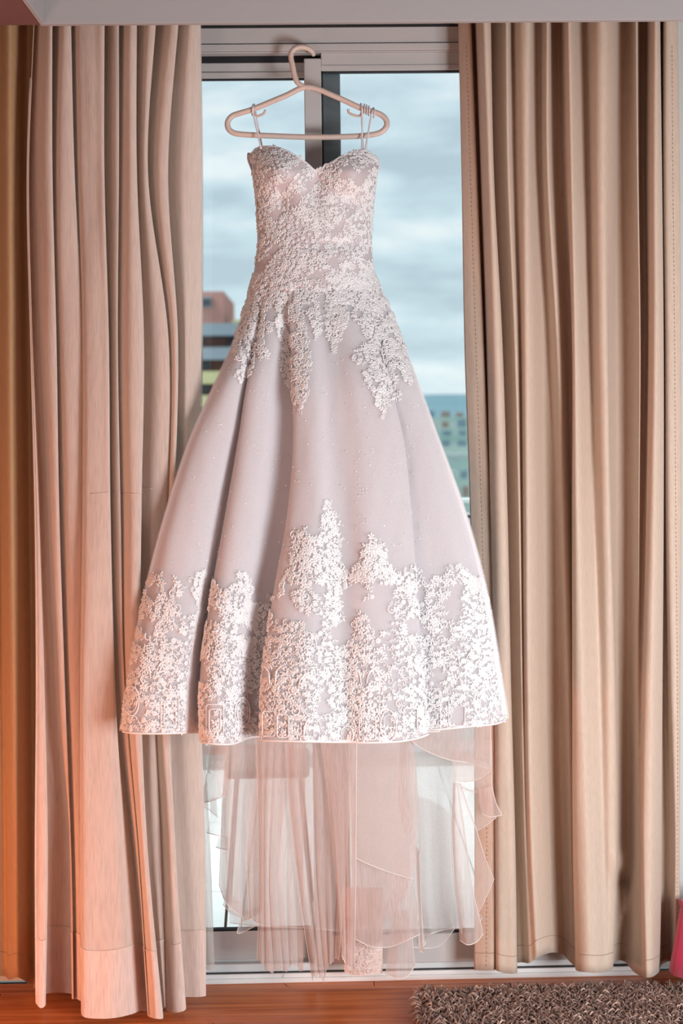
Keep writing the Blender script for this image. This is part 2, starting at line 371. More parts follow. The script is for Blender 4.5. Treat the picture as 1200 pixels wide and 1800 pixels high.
sill = MB(); sill.box(wl, wr_, -0.052, 0.10, 0.0, 0.012, 0.002); sill.box(wl, wr_, -0.046, -0.04, 0.012, 0.022, 0.001); sill.box(wl, wr_, -0.012, -0.002, 0.012, 0.034, 0.001); sill.box(wl, wr_, 0.03, 0.06, 0.012, 0.034, 0.001)
sill.build('window_sill', 'alu_sill', win)
MB().box(wl, wr_, -0.038, -0.014, 0.0125, 0.016).build('lower_track', 'gasket', win)

# ------------------------------------------------------------ outside: balcony, building, valley
bal = empty('balcony_floor', (0, 0.9, -0.02), kind='structure')
MB().box(-2.0, 2.0, 0.12, 2.40, -0.25, -0.022).build('slab', 'grout', bal)
proto_t = None; ty0 = CAM[1]+1.52*F/(1565-700); ts = 0.36
for i in range(-6, 6):
    for j in range(-2, 6):
        ya = ty0+j*ts
        if ya+ts/2 > 2.25 or ya < 0.12: continue
        if proto_t is None:
            o = proto_t = MB().box(-ts/2+0.0025, ts/2-0.0025, -ts/2+0.0025, ts/2-0.0025, -0.006, 0, 0.001).build('floor_tile', 'tile', bal)
        else: o = proto_t.copy(); COL.objects.link(o)
        o.matrix_parent_inverse = Matrix.Translation(bal.location).inverted()
        o.location = (i*ts-0.12, ya+ts/2, -0.016)
rail = empty('balcony_railing', (0, 2.27, 0), 'white balcony railing with pale frosted panels outside the window', 'railing')
MB().box(-1.9, 1.9, 2.25, 2.295, zz(884, 2.25, 820), zz(876, 2.25, 820), 0.004).build('top_rail', 'metal_w', rail)
MB().box(-1.9, 1.9, 2.26, 2.285, zz(905.5, 2.25, 820), zz(901.5, 2.25, 820), 0.002).build('middle_rail', 'metal_w', rail)
for k in range(-2, 3):
    MB().box(k*0.9+0.47-0.018, k*0.9+0.47+0.018, 2.255, 2.29, -0.02, zz(884, 2.25, 820), 0.002).build('rail_post', 'metal_w', rail)
for k in range(-2, 2):
    MB().box(k*0.9+0.49, k*0.9+1.35, 2.266, 2.276, 0.05, zz(911, 2.25, 820)).build('frosted_panel', 'frost', rail)
    MB().box(k*0.9+0.49, k*0.9+1.35, 2.264, 2.278, zz(911, 2.25, 820), zz(906, 2.25, 820)).build('panel_clamp', 'gasket', rail)
# stool outside, only a leg of it shows beside the train
st = empty('balcony_stool', A(440, 1600, 0.5)[:2]+(-0.016,), 'thin dark-legged stool on the balcony behind the tulle train, one leg showing', 'stool')
sx, sy = st.location.x+0.06, 0.46
MB().box(sx-0.12, sx+0.12, sy-0.12, sy+0.12, 0.42, 0.45, 0.008).build('stool_seat', 'city2', st)
for a, b in ((-1, -1), (1, -1), (-1, 1), (1, 1)):
    MB().tube([(sx+a*0.09, sy+b*0.09, 0.42), (sx+a*0.125, sy+b*0.125, -0.014)], 0.0042, 8).build('stool_leg', 'black', st)

D = 30.0; by = D+CAM[1]
b1 = empty('apartment_building', (A(300, 700, by)[0], by+4, -30), 'brick-red apartment block with grey slabs left of the gown', 'building')
def bb(name, x0, y0p, x1, y1p, dep, m, proud=0.0):
    xa, _, zt = A(x0, y0p, by); xb, _, zb_ = A(x1, y1p, by)
    return MB().box(xa, xb, by-proud, by+dep, min(zb_, zt), max(zb_, zt)).build(name, m, b1)
bb('stair_tower', 300, 513, 394, 576, 4.0, 'brick')
bb('tower_window', 330, 522, 372, 540, 0.3, 'slab', 0.06)
bb('tower_pane', 345, 526, 371, 538, 0.3, 'dkglass', 0.10)
bb('roof_parapet', 408, 562, 440, 575, 3.0, 'yellow')
xa, _, zt = A(120, 575, by); xb = A(470, 575, by)[0]
MB().box(xa, xb, by+0.1, by+9, -30, zt).build('facade_wall', 'brick', b1)
for k in range(5):
    y0_ = 575+k*41
    bb('floor_slab', 120, y0_, 470, y0_+17, 1.2, 'slab' if k < 2 else 'yellow', 0.9)
    for q in range(5):
        x0_ = 150+q*58+(17 if k < 1 else 27)
        f_ = bb('window', x0_, y0_+19, x0_+19, y0_+34, 0.2, 'dkglass', -0.02)
# valley floor, hills and far blocks
gr = []
nxg, nyg = 30, 90
GD = [60, 190, 260, 380, 560, 800, 1000, 1400, 1500, 3600]; GH = [-9.5, -11.8, -13.4, -15.2, -17.9, -20.4, -20.0, -17.5, -25, -30]
X = np.linspace(-1500, 1500, nxg); Yg = np.linspace(60, 3600, nyg)
GX, GY = np.meshgrid(X, Yg); GZ = np.interp(GY, GD, GH)-0.3
tag(mesh_np('valley_ground', np.stack([GX, GY, GZ], 2).reshape(-1, 3), grid_faces(nyg, nxg), 'ground'), kind='structure')
X = np.linspace(-1800, 1800, 120); Yg = np.linspace(1500, 3600, 14); GX, GY = np.meshgrid(X, Yg)
ramp = np.clip((GY-1500)/1500, 0, 1)
GZ = -31+ramp**1.3*(36+5*snoise(GX*0.006, GY*0.002, 9)+2*snoise(GX*0.03, GY*0.004, 4))
tag(mesh_np('hills', np.stack([GX, GY, GZ], 2).reshape(-1, 3), grid_faces(14, 120), 'hill'), kind='structure')
rr = random.Random(3); names = ['pale', 'brown', 'blue-grey']
bands = [(1380, 722, 'first row just under the hills'), (1000, 738, 'second row under the hills'), (800, 754, 'third row under the hills'), (560, 773, 'row just above the long white roof'), (380, 797, 'row with the long white roof'), (260, 826, 'row below the long white roof'), (190, 852, 'lowest row, just above the balcony rail')]
for bi, (dist, ypx, where) in enumerate(bands):
    for q in range(3):
        px = 757+q*26+rr.uniform(-3, 3)+bi; ww = rr.uniform(11, 19) if bi != 4 else 23
        a = A(px, ypx+(rr.uniform(-2, 3) if bi != 4 else 0), dist); wm = ww*(dist+3.7)/F; mi = rr.randrange(3) if bi != 4 else 0
        o = MB().box(a[0]-wm/2, a[0]+wm/2, dist, dist+wm*0.6, min(np.interp(dist, GD, GH)-1, a[2]-1), a[2], wm*0.02).build('distant_building', ['city1', 'city2', 'city3'][mi])
        tag(o, 'blurred low %s city block, %s of the %s' % (names[mi], ['left end', 'middle', 'right end'][q], where), 'building', 'blurred city blocks right of the gown')

# ------------------------------------------------------------ left sheer curtain
K = [20, 300, 600, 900, 1200, 1500, 1790]
# each column: px at the seven heights, depth, bottom py
LS = [  # (px..., Ytop, Ybottom, bottom_py)
 ([60, 49, 55, 62, 64, 61, 63], -.17, -.235, 1762),
 ([60.5, 49.5, 56, 65, 70, 72, 71], -.18, -.245, 1771),
 ([61, 50, 57, 68, 78, 84, 80], -.17, -.235, 1766),
 ([62, 51, 57, 69, 76, 80, 76], -.12, -.145, 1748),
 ([66, 56, 64, 76, 86, 102, 106], -.12, -.135, 1744),
 ([68, 62, 70, 82, 94, 124, 130], -.15, -.150, 1747),
 ([84, 80, 86, 94, 104, 124, 129], -.20, -.18, 1752),
 ([92, 92, 99, 104, 114, 125, 130], -.20, -.19, 1756),
 ([88, 89, 96, 102, 110, 121, 127], -.12, -.17, 1754),
 ([97, 93, 99, 106, 116, 128, 135], -.12, -.175, 1755),
 ([110, 104, 112, 120, 128, 136, 141], -.20, -.20, 1758),
 ([124, 130, 145, 145, 142, 143, 146], -.20, -.20, 1759),
 ([121, 127, 139, 142, 138, 139, 143], -.13, -.17, 1756),
 ([128, 133, 140, 143, 140, 141, 143], -.13, -.22, 1765),
 ([134, 140, 148, 148, 144, 144, 146], -.19, -.275, 1786),
 ([150, 155, 160, 160, 160, 166, 178], -.21, -.285, 1790),
 ([166, 170, 178, 182, 188, 194, 206], -.22, -.285, 1788),
 ([183, 183, 191, 194, 202, 216, 232], -.23, -.265, 1782),
 ([181, 181, 188, 191, 199, 226, 250], -.14, -.225, 1776),
 ([188, 186, 192, 196, 204, 236, 264], -.14, -.20, 1780),
 ([197, 198, 198, 202, 210, 240, 264], -.19, -.25, 1782),
 ([209, 209, 207, 212, 219, 243, 262], -.20, -.27, 1784),
 ([206, 205, 204, 209, 215, 241, 260], -.13, -.25, 1784),
 ([212, 207, 206, 212, 218, 244, 264], -.14, -.27, 1787),
 ([226, 226, 228, 230, 232, 251, 275], -.23, -.305, 1790),
 ([240, 240, 252, 248, 247, 260, 287], -.22, -.295, 1789),
 ([238, 238, 249, 245, 243, 257, 284], -.15, -.21, 1775),
 ([244, 241, 253, 249, 248, 262, 289], -.15, -.21, 1773),
 ([262, 252, 275, 272, 262, 273, 291], -.21, -.22, 1770),
 ([275, 260, 296, 293, 272, 284, 294], -.20, -.21, 1768),
 ([272, 257, 292, 290, 268, 281, 291], -.13, -.19, 1768),
 ([284, 264, 296, 292, 272, 286, 294], -.13, -.22, 1776),
 ([300, 278, 304, 298, 284, 298, 311], -.19, -.26, 1779),
 ([315, 295, 313, 306, 297, 309, 328], -.19, -.25, 1773),
 ([311, 291, 309, 303, 294, 306, 324], -.12, -.17, 1754),
 ([318, 297, 314, 307, 299, 312, 330], -.12, -.165, 1752),
 ([332, 318, 324, 322, 322, 336, 347], -.18, -.175, 1752),
 ([344, 338, 334, 338, 342, 352, 358], -.18, -.17, 1751),
 ([352, 355, 354, 350, 352, 361, 362], -.15, -.155, 1750),
]
colsx = np.array([c[0] for c in LS]).T
yt = np.array([c[1] for c in LS]); yb_ = np.array([c[2] for c in LS]); hk = np.array(K, float)
ff = ((hk-20)/1770.0)[:, None]
colsY = yt[None]*(1-ff)+yb_[None]*ff
PX, PY, YY, P = drape(K, colsx, colsY, [c[3] for c in LS], 20, nv=120, nseg=5, wr=0.0035, seed=11)
lc = empty('sheer_curtain', A(200, 900, -0.2)[:2]+(0.0,), 'gathered blush linen sheer curtain hanging left of the gown', 'curtain')
kb = 110
o = mesh_np('curtain_cloth', P.reshape(-1, 3), grid_faces(*P.shape[:2]), 'sheer', lc)
# doubled hem band at the foot with its stitched upper edge
hemrows = [i for i in range(P.shape[0]) if i >= P.shape[0]-9]
H = P[hemrows].copy(); 
nrm = np.array([0, -0.0025, 0]); o = mesh_np('bottom_hem', (H+nrm).reshape(-1, 3), grid_faces(*H.shape[:2]), 'sheer_hem', lc)
MB().tube((H[0]+nrm*1.4), 0.0012, 5).build('hem_stitching', 'sheer_hem', lc, True)
# side hem of the left edge, rolled forward and catching the warm light
E = P[8:, 1]+np.array([0, -0.003, 0]); MB().tube(E[::2], 0.003, 6).build('side_hem', 'sheer', lc, True)
# press crease across the cloth
ci = int(round((872-20)/1770*119)); MB().tube(P[ci, 75:140]+np.array([0, -0.0008, 0]), 0.0012, 4).build('press_crease', 'sheer', lc, True)

# narrow pale net curtain behind it
nb = empty('net_curtain', A(350, 900, -0.09)[:2]+(0.0,), 'thin pale net curtain peeking out behind the blush sheer curtain', 'curtain')
bx_ = [([262, 262, 262, 262, 262, 262, 262], -.085), ([280, 280, 280, 280, 280, 285, 290], -.105), ([300, 300, 300, 300, 300, 305, 310], -.08), ([325, 322, 318, 318, 318, 326, 336], -.105), ([338, 340, 332, 335, 337, 345, 352], -.08), ([348, 350, 345, 348, 350, 362, 372], -.10), ([353, 357, 357, 354, 356, 370, 380], -.085)]
PX, PY, YY, P = drape(K, np.array([c[0] for c in bx_]).T, np.repeat(np.array([[c[1] for c in bx_]]), 7, 0), [1700]*5+[1706, 1702], 20, nv=60, nseg=6, wr=0.001, seed=3)
mesh_np('net_cloth', P.reshape(-1, 3), grid_faces(*P.shape[:2]), 'sheer_back', nb)

# ------------------------------------------------------------ left tan drape
DL = [(-150, -.12), (-120, -.20), (-95, -.13), (-70, -.20), (-45, -.13), (-22, -.20), (-8, -.15), (2, -.185), (16, -.215), (28, -.185), (38, -.135), (50, -.105), (62, -.14), (80, -.17)]
kx = np.array([[c[0] for c in DL]]*7, float)
for r_ in range(7): kx[r_, 6:] += [0, 0, 2, 5, 10, 14, 16][r_]*np.linspace(0.5, 1, 8)[::-1]*1.0
kY = np.array([[c[1] for c in DL]]*7)*0.72
PX, PY, YY, P = drape(K, kx, kY, [1716]*6+[1716, 1722, 1718, 1722, 1728, 1736, 1740, 1742], 20, nv=80, nseg=7, wr=0.002, seed=5)
ld = empty('tan_drape', A(0, 900, -0.16)[:2]+(0.0,), 'orange-tan heavy drape at the far left edge, behind the blush sheer', 'curtain')
o = solid(mesh_np('drape_cloth', P.reshape(-1, 3), grid_faces(*P.shape[:2]), 'drape_l', ld), 0.0015)
MB().tube(P[-3]+np.array([0, -0.0015, 0]), 0.0007, 4).build('hem_stitching', 'thread', ld)

# ------------------------------------------------------------ right beige drape
K2 = [20, 300, 600, 900, 1200, 1500, 1720]
DR = [
 ([805, 811, 816, 826, 832, 834, 833], -.10, -.13, 1705),
 ([815, 824, 833, 843, 850, 852, 851], -.115, -.145, 1706),
 ([826, 837, 849, 860, 868, 869.5, 869], -.12, -.15, 1705),
 ([827, 836, 847, 857, 866, 867, 867], -.08, -.11, 1700),
 ([833, 842, 852, 860, 868, 869, 870], -.07, -.10, 1700),
 ([837, 847, 857, 863, 870, 872, 873], -.13, -.16, 1706),
 ([848, 858, 869, 876, 882, 888, 890], -.18, -.165, 1711),
 ([861, 867, 882, 891, 897, 905, 908], -.165, -.16, 1710),
 ([860, 864, 878, 887, 893, 901, 905], -.08, -.11, 1695),
 ([868, 872, 885, 893, 898, 908, 912], -.08, -.12, 1692),
 ([880, 884, 896, 903, 908, 916, 922], -.11, -.13, 1692),
 ([890, 893, 905, 912, 916, 922, 930], -.15, -.15, 1693),
 ([900, 905, 914, 917, 920, 928, 938], -.11, -.16, 1689),
 ([914, 918, 922, 925, 928, 936, 948], -.155, -.17, 1682),
 ([932, 930, 936, 940, 944, 955, 968], -.16, -.14, 1675),
 ([937, 940, 952, 958, 962, 972, 982], -.11, -.10, 1675),
 ([950, 951, 965, 975, 982, 988, 993], -.10, -.075, 1680),
 ([962, 963, 980, 990, 998, 1002, 1003], -.155, -.09, 1692),
 ([970, 975, 992, 1003, 1009, 1010, 1012], -.09, -.10, 1700),
 ([985, 990, 1004, 1005, 1006, 1007, 1012], -.08, -.13, 1704),
 ([996, 1001, 1007, 1008, 1008, 1010, 1016], -.165, -.18, 1707),
 ([1006, 1010, 1016, 1018, 1022, 1028, 1030], -.16, -.205, 1709),
 ([1016, 1024, 1030, 1034, 1040, 1046, 1048], -.115, -.205, 1710),
 ([1030, 1035, 1040, 1046, 1054, 1060, 1062], -.10, -.195, 1709),
 ([1045, 1046, 1052, 1060, 1068, 1072, 1071], -.16, -.19, 1706),
 ([1062, 1062, 1066, 1072, 1080, 1083, 1076], -.175, -.175, 1703),
 ([1078, 1076, 1071, 1074, 1080, 1084, 1075], -.15, -.13, 1694),
 ([1088, 1084, 1082, 1084, 1090, 1092, 1084], -.10, -.09, 1688),
 ([1100, 1098, 1100, 1102, 1104, 1104, 1096], -.08, -.075, 1690),
 ([1112, 1112, 1116, 1114, 1114, 1112, 1106], -.10, -.10, 1700),
 ([1118, 1120, 1124, 1122, 1120, 1120, 1116], -.165, -.13, 1710),
 ([1123, 1123, 1126, 1125, 1126, 1126, 1128], -.09, -.165, 1716),
 ([1134, 1133, 1137, 1134, 1130, 1128, 1134], -.07, -.195, 1718),
 ([1142, 1141, 1142, 1138, 1134, 1133, 1140], -.14, -.20, 1718),
 ([1150, 1150, 1152, 1150, 1148, 1148, 1148], -.185, -.19, 1716),
 ([1158, 1162, 1165, 1165, 1163, 1161, 1157], -.17, -.15, 1708),
 ([1160, 1161, 1163, 1163, 1162, 1162, 1162], -.08, -.09, 1696),
 ([1165, 1164, 1168, 1168, 1172, 1174, 1174], -.07, -.08, 1690),
 ([1168, 1168, 1171, 1173, 1178, 1185, 1182], -.13, -.12, 1690),
 ([1180, 1182, 1185, 1187, 1190, 1190, 1188], -.135, -.125, 1691),
 ([1190, 1194, 1196, 1197, 1195, 1194, 1192], -.13, -.12, 1690),
]
colsx = np.array([c[0] for c in DR]).T; hk = np.array(K2, float); ff = ((hk-20)/1700.0)[:, None]
colsY = np.array([c[1] for c in DR])[None]*(1-ff)+np.array([c[2] for c in DR])[None]*ff
colsY = np.minimum(-0.135+(colsY+0.135)*1.35, -0.06)
PX, PY, YY, P = drape(K2, colsx, colsY, [c[3] for c in DR], 20, nv=110, nseg=6, wr=0.002, seed=21)
YY = YY+0.035*np.exp(-((PX-1094)/12)**2-((PY-1548)/16)**2)-0.03*np.exp(-((PX-1092)/14)**2-((PY-1515)/20)**2)-0.02*np.exp(-((PX-1098-(1600-PY)*0.35)/7)**2-((PY-1600)/45)**2)
P = at(PX, PY, YY)
rd = empty('beige_drape', A(1000, 900, -0.14)[:2]+(0.0,), 'heavy beige drape with deep folds hanging right of the gown', 'curtain')
solid(mesh_np('drape_cloth', P.reshape(-1, 3), grid_faces(*P.shape[:2]), 'drape', rd), 0.0016)
MB().tube(P[-3]+np.array([0, -0.0016, 0]), 0.0006, 4).build('hem_stitching', 'thread', rd)
for ui in (7, P.shape[1]-7):     # dashed stitching of the side hems
    sm = MB(); line = P[4:, ui]+np.array([0, -0.0016, 0])
    dl = np.linspace(0, len(line)-1, 420)
    pts = np.stack([np.interp(dl, np.arange(len(line)), line[:, k]) for k in range(3)], 1)
    for a in range(0, 418, 2): sm.tube(pts[a:a+2], 0.0007, 3)
    sm.build('side_stitching', 'thread', rd)
ci = int(round((1288-20)/1690*109)); MB().tube(P[ci, 60:130]+np.array([0, -0.0005, 0]), 0.0009, 4).build('press_crease', 'drape', rd, True)

# ------------------------------------------------------------ hanger
HY = -0.095
hg = empty('clothes_hanger', A(540, 240, HY), 'cream plastic clothes hanger hooked over the window stile', 'hanger')
body = [(541, 153), (500, 169), (447, 191), (425, 198), (408, 204), (400, 215), (402, 227), (412, 234), (430, 236.5), (480, 239), (540, 241), (600, 240.5), (645, 238), (668, 233), (679, 222), (678, 210), (668, 201), (650, 195), (634, 190), (590, 170)]
bp_ = np.array([A(x, y, HY) for x, y in body]); closed = np.concatenate([bp_[-1:], bp_, bp_[:2]])
dn = catmull(closed, 8)[8:8+8*len(bp_)]
MB().tube(dn, 0.0072, 12, closed=True).build('hanger_body', 'hanger', hg, True)
hk_ = [(545, 155, HY), (533, 152, HY), (522, 144, HY), (517, 130, HY), (514, 115, HY), (511, 100, HY), (514, 89, HY), (524, 83, HY+.003), (537, 83.5, HY+.012), (547, 89, HY+.03), (551, 96.5, HY+.045)]
MB().tube(catmull([A(*q) for q in hk_], 6), 0.0068, 12, rfun=lambda t: 1 if t < .9 else 1-(t-.9)*2).build('hanger_hook', 'hanger', hg, True)
for pts in ([(447, 192), (450, 203), (457, 203), (464, 199), (466, 193)], [(637, 192), (633, 203), (623, 203), (613, 198), (612, 192)]):
    MB().tube(catmull([A(x, y, HY) for x, y in pts], 5), 0.0032, 8).build('strap_notch', 'hanger', hg, True)

# ------------------------------------------------------------ the gown
gown = empty('wedding_gown', A(555, 900, -0.25)[:2]+(0.25,), 'strapless white lace and tulle wedding gown hanging in the window', 'dress')
Ly = [262, 268, 290, 310, 350, 400, 440, 480]; Lx = [446, 438, 441, 443, 449, 452, 452, 446]
Rx = [660, 664, 667, 663, 658, 654, 653, 657]
nk_x = [438, 446, 458, 475, 490, 503, 517, 533, 548, 556, 566, 580, 598, 616, 634, 648, 658, 667]
nk_y = [276, 263, 258, 257, 260, 264, 272, 283, 293, 301, 295, 287, 276, 267, 263, 267, 274, 287]
nv, nu = 90, 120
def gb(x, y, cx, cy, sx, sy): return np.exp(-((x-cx)/sx)**2-((y-cy)/sy)**2)
U = np.linspace(0, 1, nu)
def bod_depth(px, py, u):
    t = 2*u-1; Wd = np.interp(py, [260, 300, 400, 480, 520], [.075, .09, .085, .10, .11])
    Y = -0.075-Wd*np.sqrt(np.clip(1-t*t, 0, 1))
    Y = Y-0.040*gb(px, py, 487, 300, 40, 34)-0.042*gb(px, py, 625, 304, 38, 34)+0.018*gb(px, py, 556, 318, 20, 45)
    Y = Y+0.014*gb(px, py, 497, 352, 16, 30)+0.010*gb(px, py, 612, 350, 26, 20)+0.007*gb(px, py, 600, 430, 60, 12)
    return Y
BP = np.zeros((nv, nu, 3)); BPX = np.zeros((nv, nu)); BPY = np.zeros((nv, nu))
for i, v in enumerate(np.linspace(0, 1, nv)):
    # neckline row first, then blend to the waist
    yn = np.interp(438+229*U, nk_x, nk_y)
    yb0 = 508+4*np.sin(U*60)+3*np.sin(U*23+1); py = yn+(yb0-yn)*v
    l = np.interp(py, Ly, Lx); r = np.interp(py, Ly, Rx)
    l = np.where(py > 480, 446-(py-480)*0.33, l); r = np.where(py > 480, 657+(py-480)*0.36, r)
    us = 0.5-0.5*np.cos(U*math.pi); us = 0.55*us+0.45*U
    px = l+(r-l)*us; yn2 = np.interp(np.clip(px, 438, 667), nk_x, nk_y); py = yn2+(yb0-yn2)*v
    BPX[i] = px; BPY[i] = py; Yv = bod_depth(px, py, us); BP[i] = at(px, py, Yv)
solid(mesh_np('bodice', BP.reshape(-1, 3), grid_faces(nv, nu), 'bodice', gown), 0.002, 1.0)
MB().tube(catmull(BP[0][::6], 3), 0.0022, 6).build('neckline_piping', 'lace', gown, True)
# back panel of the bodice
Bk = np.zeros((30, 60, 3))
for i, v in enumerate(np.linspace(0, 1, 30)):
    u = np.linspace(0, 1, 60); py = 287+(500-287)*v+18*np.sin(u*math.pi)*(1-v)
    l = np.interp(py, Ly, Lx); r = np.interp(py, Ly, Rx)
    Bk[i] = at(l+(r-l)*u, py, -0.078+0.022*np.sin(u*math.pi))
mesh_np('bodice_back', Bk.reshape(-1, 3), grid_faces(30, 60), 'bodice', gown)
# folded seam allowance at the left armhole
MB().tube(catmull([A(438, 270, -.075), A(437, 280, -.08), (A(440, 292, -.08)), A(444, 305, -.085)], 5), 0.0045, 8, rfun=lambda t: 1.2-t).build('side_seam', 'bodice', gown, True)

# skirt rails: px at heights, depth at waist and hem, bottom py
KS = [478, 540, 600, 680, 760, 900, 1050, 1200, 1305]
SK = [
 ([446, 428, 408, 372, 336, 289, 250, 222, 206], -.085, -.335, 1284),
 ([450, 436, 418, 386, 352, 308, 272, 243, 232], -.13, -.385, 1288),
 ([458, 446, 430, 402, 376, 338, 308, 282, 274], -.155, -.40, 1289),
 ([466, 456, 442, 420, 402, 370, 344, 322, 315], -.155, -.385, 1288),
 ([471, 462, 450, 432, 418, 392, 364, 343, 342], -.145, -.325, 1287),
 ([474, 465, 453, 436, 424, 400, 372, 354, 357], -.15, -.325, 1290),
 ([472, 463, 451, 433, 421, 397, 371, 352, 353], -.175, -.395, 1303),
 ([482, 475, 466, 450, 440, 416, 392, 376, 376], -.185, -.435, 1307),
 ([494, 489, 482, 470, 464, 446, 424, 410, 410], -.18, -.42, 1307),
 ([504, 500, 496, 488, 484, 472, 455, 440, 438], -.165, -.36, 1296),
 ([512, 512, 518, 522, 524, 512, 488, 472, 470], -.165, -.345, 1293),
 ([510, 510, 514, 518, 520, 509, 484, 465, 464], -.18, -.36, 1294),
 ([508, 508, 511, 514, 516, 506, 480, 461, 458], -.20, -.44, 1300),
 ([520, 520, 524, 530, 534, 528, 508, 492, 490], -.21, -.485, 1302),
 ([545, 545, 548, 553, 558, 556, 548, 540, 540], -.215, -.50, 1303),
 ([570, 570, 572, 576, 580, 584, 584, 584, 586], -.20, -.475, 1304),
 ([586, 588, 592, 598, 602, 606, 606, 608, 612], -.205, -.465, 1304),
 ([604, 610, 618, 630, 640, 644, 646, 650, 652], -.215, -.485, 1305),
 ([622, 634, 646, 664, 682, 694, 702, 708, 710], -.205, -.475, 1302),
 ([634, 650, 664, 686, 706, 722, 732, 744, 752], -.185, -.45, 1291),
 ([632, 647, 661, 683, 702, 718, 729, 740, 747], -.165, -.40, 1284),
 ([638, 656, 672, 696, 718, 744, 762, 776, 782], -.17, -.40, 1281),
 ([646, 670, 688, 716, 742, 778, 806, 824, 834], -.155, -.40, 1276),
 ([653, 680, 700, 730, 758, 804, 840, 862, 874], -.125, -.36, 1272),
 ([657, 687, 710, 740, 769, 820, 860, 885, 902], -.085, -.30, 1262),
]
sx_ = np.array([c[0] for c in SK]).T; hk = np.array(KS, float); ff = ((hk-478)/827.0)[:, None]**(0.54+0.42*np.sin(np.linspace(0, math.pi, len(SK)))[None]**0.7)
sY = np.array([c[1] for c in SK])[None]*(1-ff)+np.array([c[2] for c in SK])[None]*ff
SPX, SPY, SYY, SP = drape(KS, sx_, sY, [c[3] for c in SK], 478, nv=140, nseg=7, wr=0.0022, seed=31)
bl_w = np.clip((SPY-500)/190.0, 0, 1); bl_w = bl_w*bl_w*(3-2*bl_w)
su = np.clip((SPX-SPX[:, :1])/(SPX[:, -1:]-SPX[:, :1]), 0, 1)
SYY = SYY*bl_w+(bod_depth(SPX, np.minimum(SPY, 520), su)+0.004+0.35*(SYY+0.17)*np.clip((SPY-505)/60.0, 0, 1))*(1-bl_w); SP = at(SPX, SPY, SYY)
mesh_np('tulle_overskirt', SP.reshape(-1, 3), grid_faces(*SP.shape[:2]), 'tulle', gown)
def inset(f_in, dy, bot):
    cx = 0.5*(SPX[:, :1]+SPX[:, -1:]); px = cx+(SPX-cx)*f_in
    py = SPY.copy(); py[:, :] = 478+(SPY-478)*bot
    return px, py, SYY+dy
px, py, Yv = inset(0.965, 0.014, 0.995); Lp = at(px, py, Yv)
mesh_np('satin_underskirt', Lp.reshape(-1, 3), grid_faces(*Lp.shape[:2]), 'satin', gown)
px, py, Yv = inset(0.985, 0.007, 1.0); Lp = at(px, py, Yv)
mesh_np('inner_tulle', Lp.reshape(-1, 3), grid_faces(*Lp.shape[:2]), 'tulle', gown)
# back of the skirt, flatter, hanging close to the glass
nvb = SP.shape[0]; BK = np.zeros((nvb, 60, 3))
for i in range(nvb):
    l, r = SPX[i, 0], SPX[i, -1]; u = np.linspace(0, 1, 60); yl = SPY[i, 0]+(SPY[i, -1]-SPY[i, 0])*u; e0 = SYY[i, 0]
    BK[i] = at(l+3+(r-l-6)*u, yl-6*(i/nvb)-12*(i/nvb)*np.sin(u*math.pi), e0+0.045*np.sin(u*math.pi)*(0.4+0.6*i/nvb)+0.006*np.sin(u*40)*(i/nvb))
mesh_np('skirt_back', BK.reshape(-1, 3), grid_faces(nvb, 60), 'satin', gown)

# ---- lace: raised petals, leaves and cords laid on bodice and skirt
class Lace:
    def __init__(s): s.v = []; s.q = []; s.n = 0
    def dome(s, O, X, Y, N, cx, cy, ang, a, b, h, base=0.0):
        h *= 1.35
        k = 7; t = np.arange(k)*2*math.pi/k; ca, sa = math.cos(ang), math.sin(ang)
        ex = a*np.cos(t); ey = b*np.sin(t)*(1-0.25*np.cos(t)); x = cx+ex*ca-ey*sa; y = cy+ex*sa+ey*ca
        rim = O+X*x[:, None]+Y*y[:, None]+N*base
        x2 = cx+(ex*.62)*ca-(ey*.62)*sa; y2 = cy+(ex*.62)*sa+(ey*.62)*ca
        mid = O+X*x2[:, None]+Y*y2[:, None]+N*(base+h)
        c = O+X*cx+Y*cy+N*(base+h*0.55)
        s.v.append(np.concatenate([rim, mid, c[None]])); n = s.n
        for i in range(k):
            j = (i+1) % k; s.q.append((n+i, n+j, n+k+j)); s.q.append((n+i, n+k+j, n+k+i)); s.q.append((n+k+i, n+k+j, n+2*k))
        s.n += 2*k+1
    def cord(s, pts, N, r):
        pts = np.asarray(pts); m = len(pts); T = np.gradient(pts, axis=0); T /= np.linalg.norm(T, axis=1)[:, None]+1e-12
        B = np.cross(T, N); B /= np.linalg.norm(B, axis=1)[:, None]+1e-12
        ring = np.stack([pts-B*r, pts-B*r*.6+N*r*1.2, pts+B*r*.6+N*r*1.2, pts+B*r], 1)
        n = s.n; s.v.append(ring.reshape(-1, 3))
        for i in range(m-1):
            for j in range(3):
                a = n+i*4+j; s.q.append((a, a+1, a+5)); s.q.append((a, a+5, a+4))
        s.n += 4*m
    def build(s, name, m, parent):
        o = mesh_np(name, np.concatenate(s.v), np.array(s.q), m, parent, False); o['kind'] = 'stuff'; return o
def frame_of(G, i, j):
    i = min(max(i, 1), G.shape[0]-2); j = min(max(j, 1), G.shape[1]-2)
    X = G[i, j+1]-G[i, j-1]; Z = G[i-1, j]-G[i+1, j]
    X = X/(np.linalg.norm(X)+1e-12); N = np.cross(X, Z); N /= np.linalg.norm(N)+1e-12
    if N[1] > 0: N = -N
    Y = np.cross(N, X); Y /= np.linalg.norm(Y)
    if Y[2] < 0: Y = -Y
    return G[i, j], X, Y, N
PXM = 0.00140    # metres per photo pixel near the gown
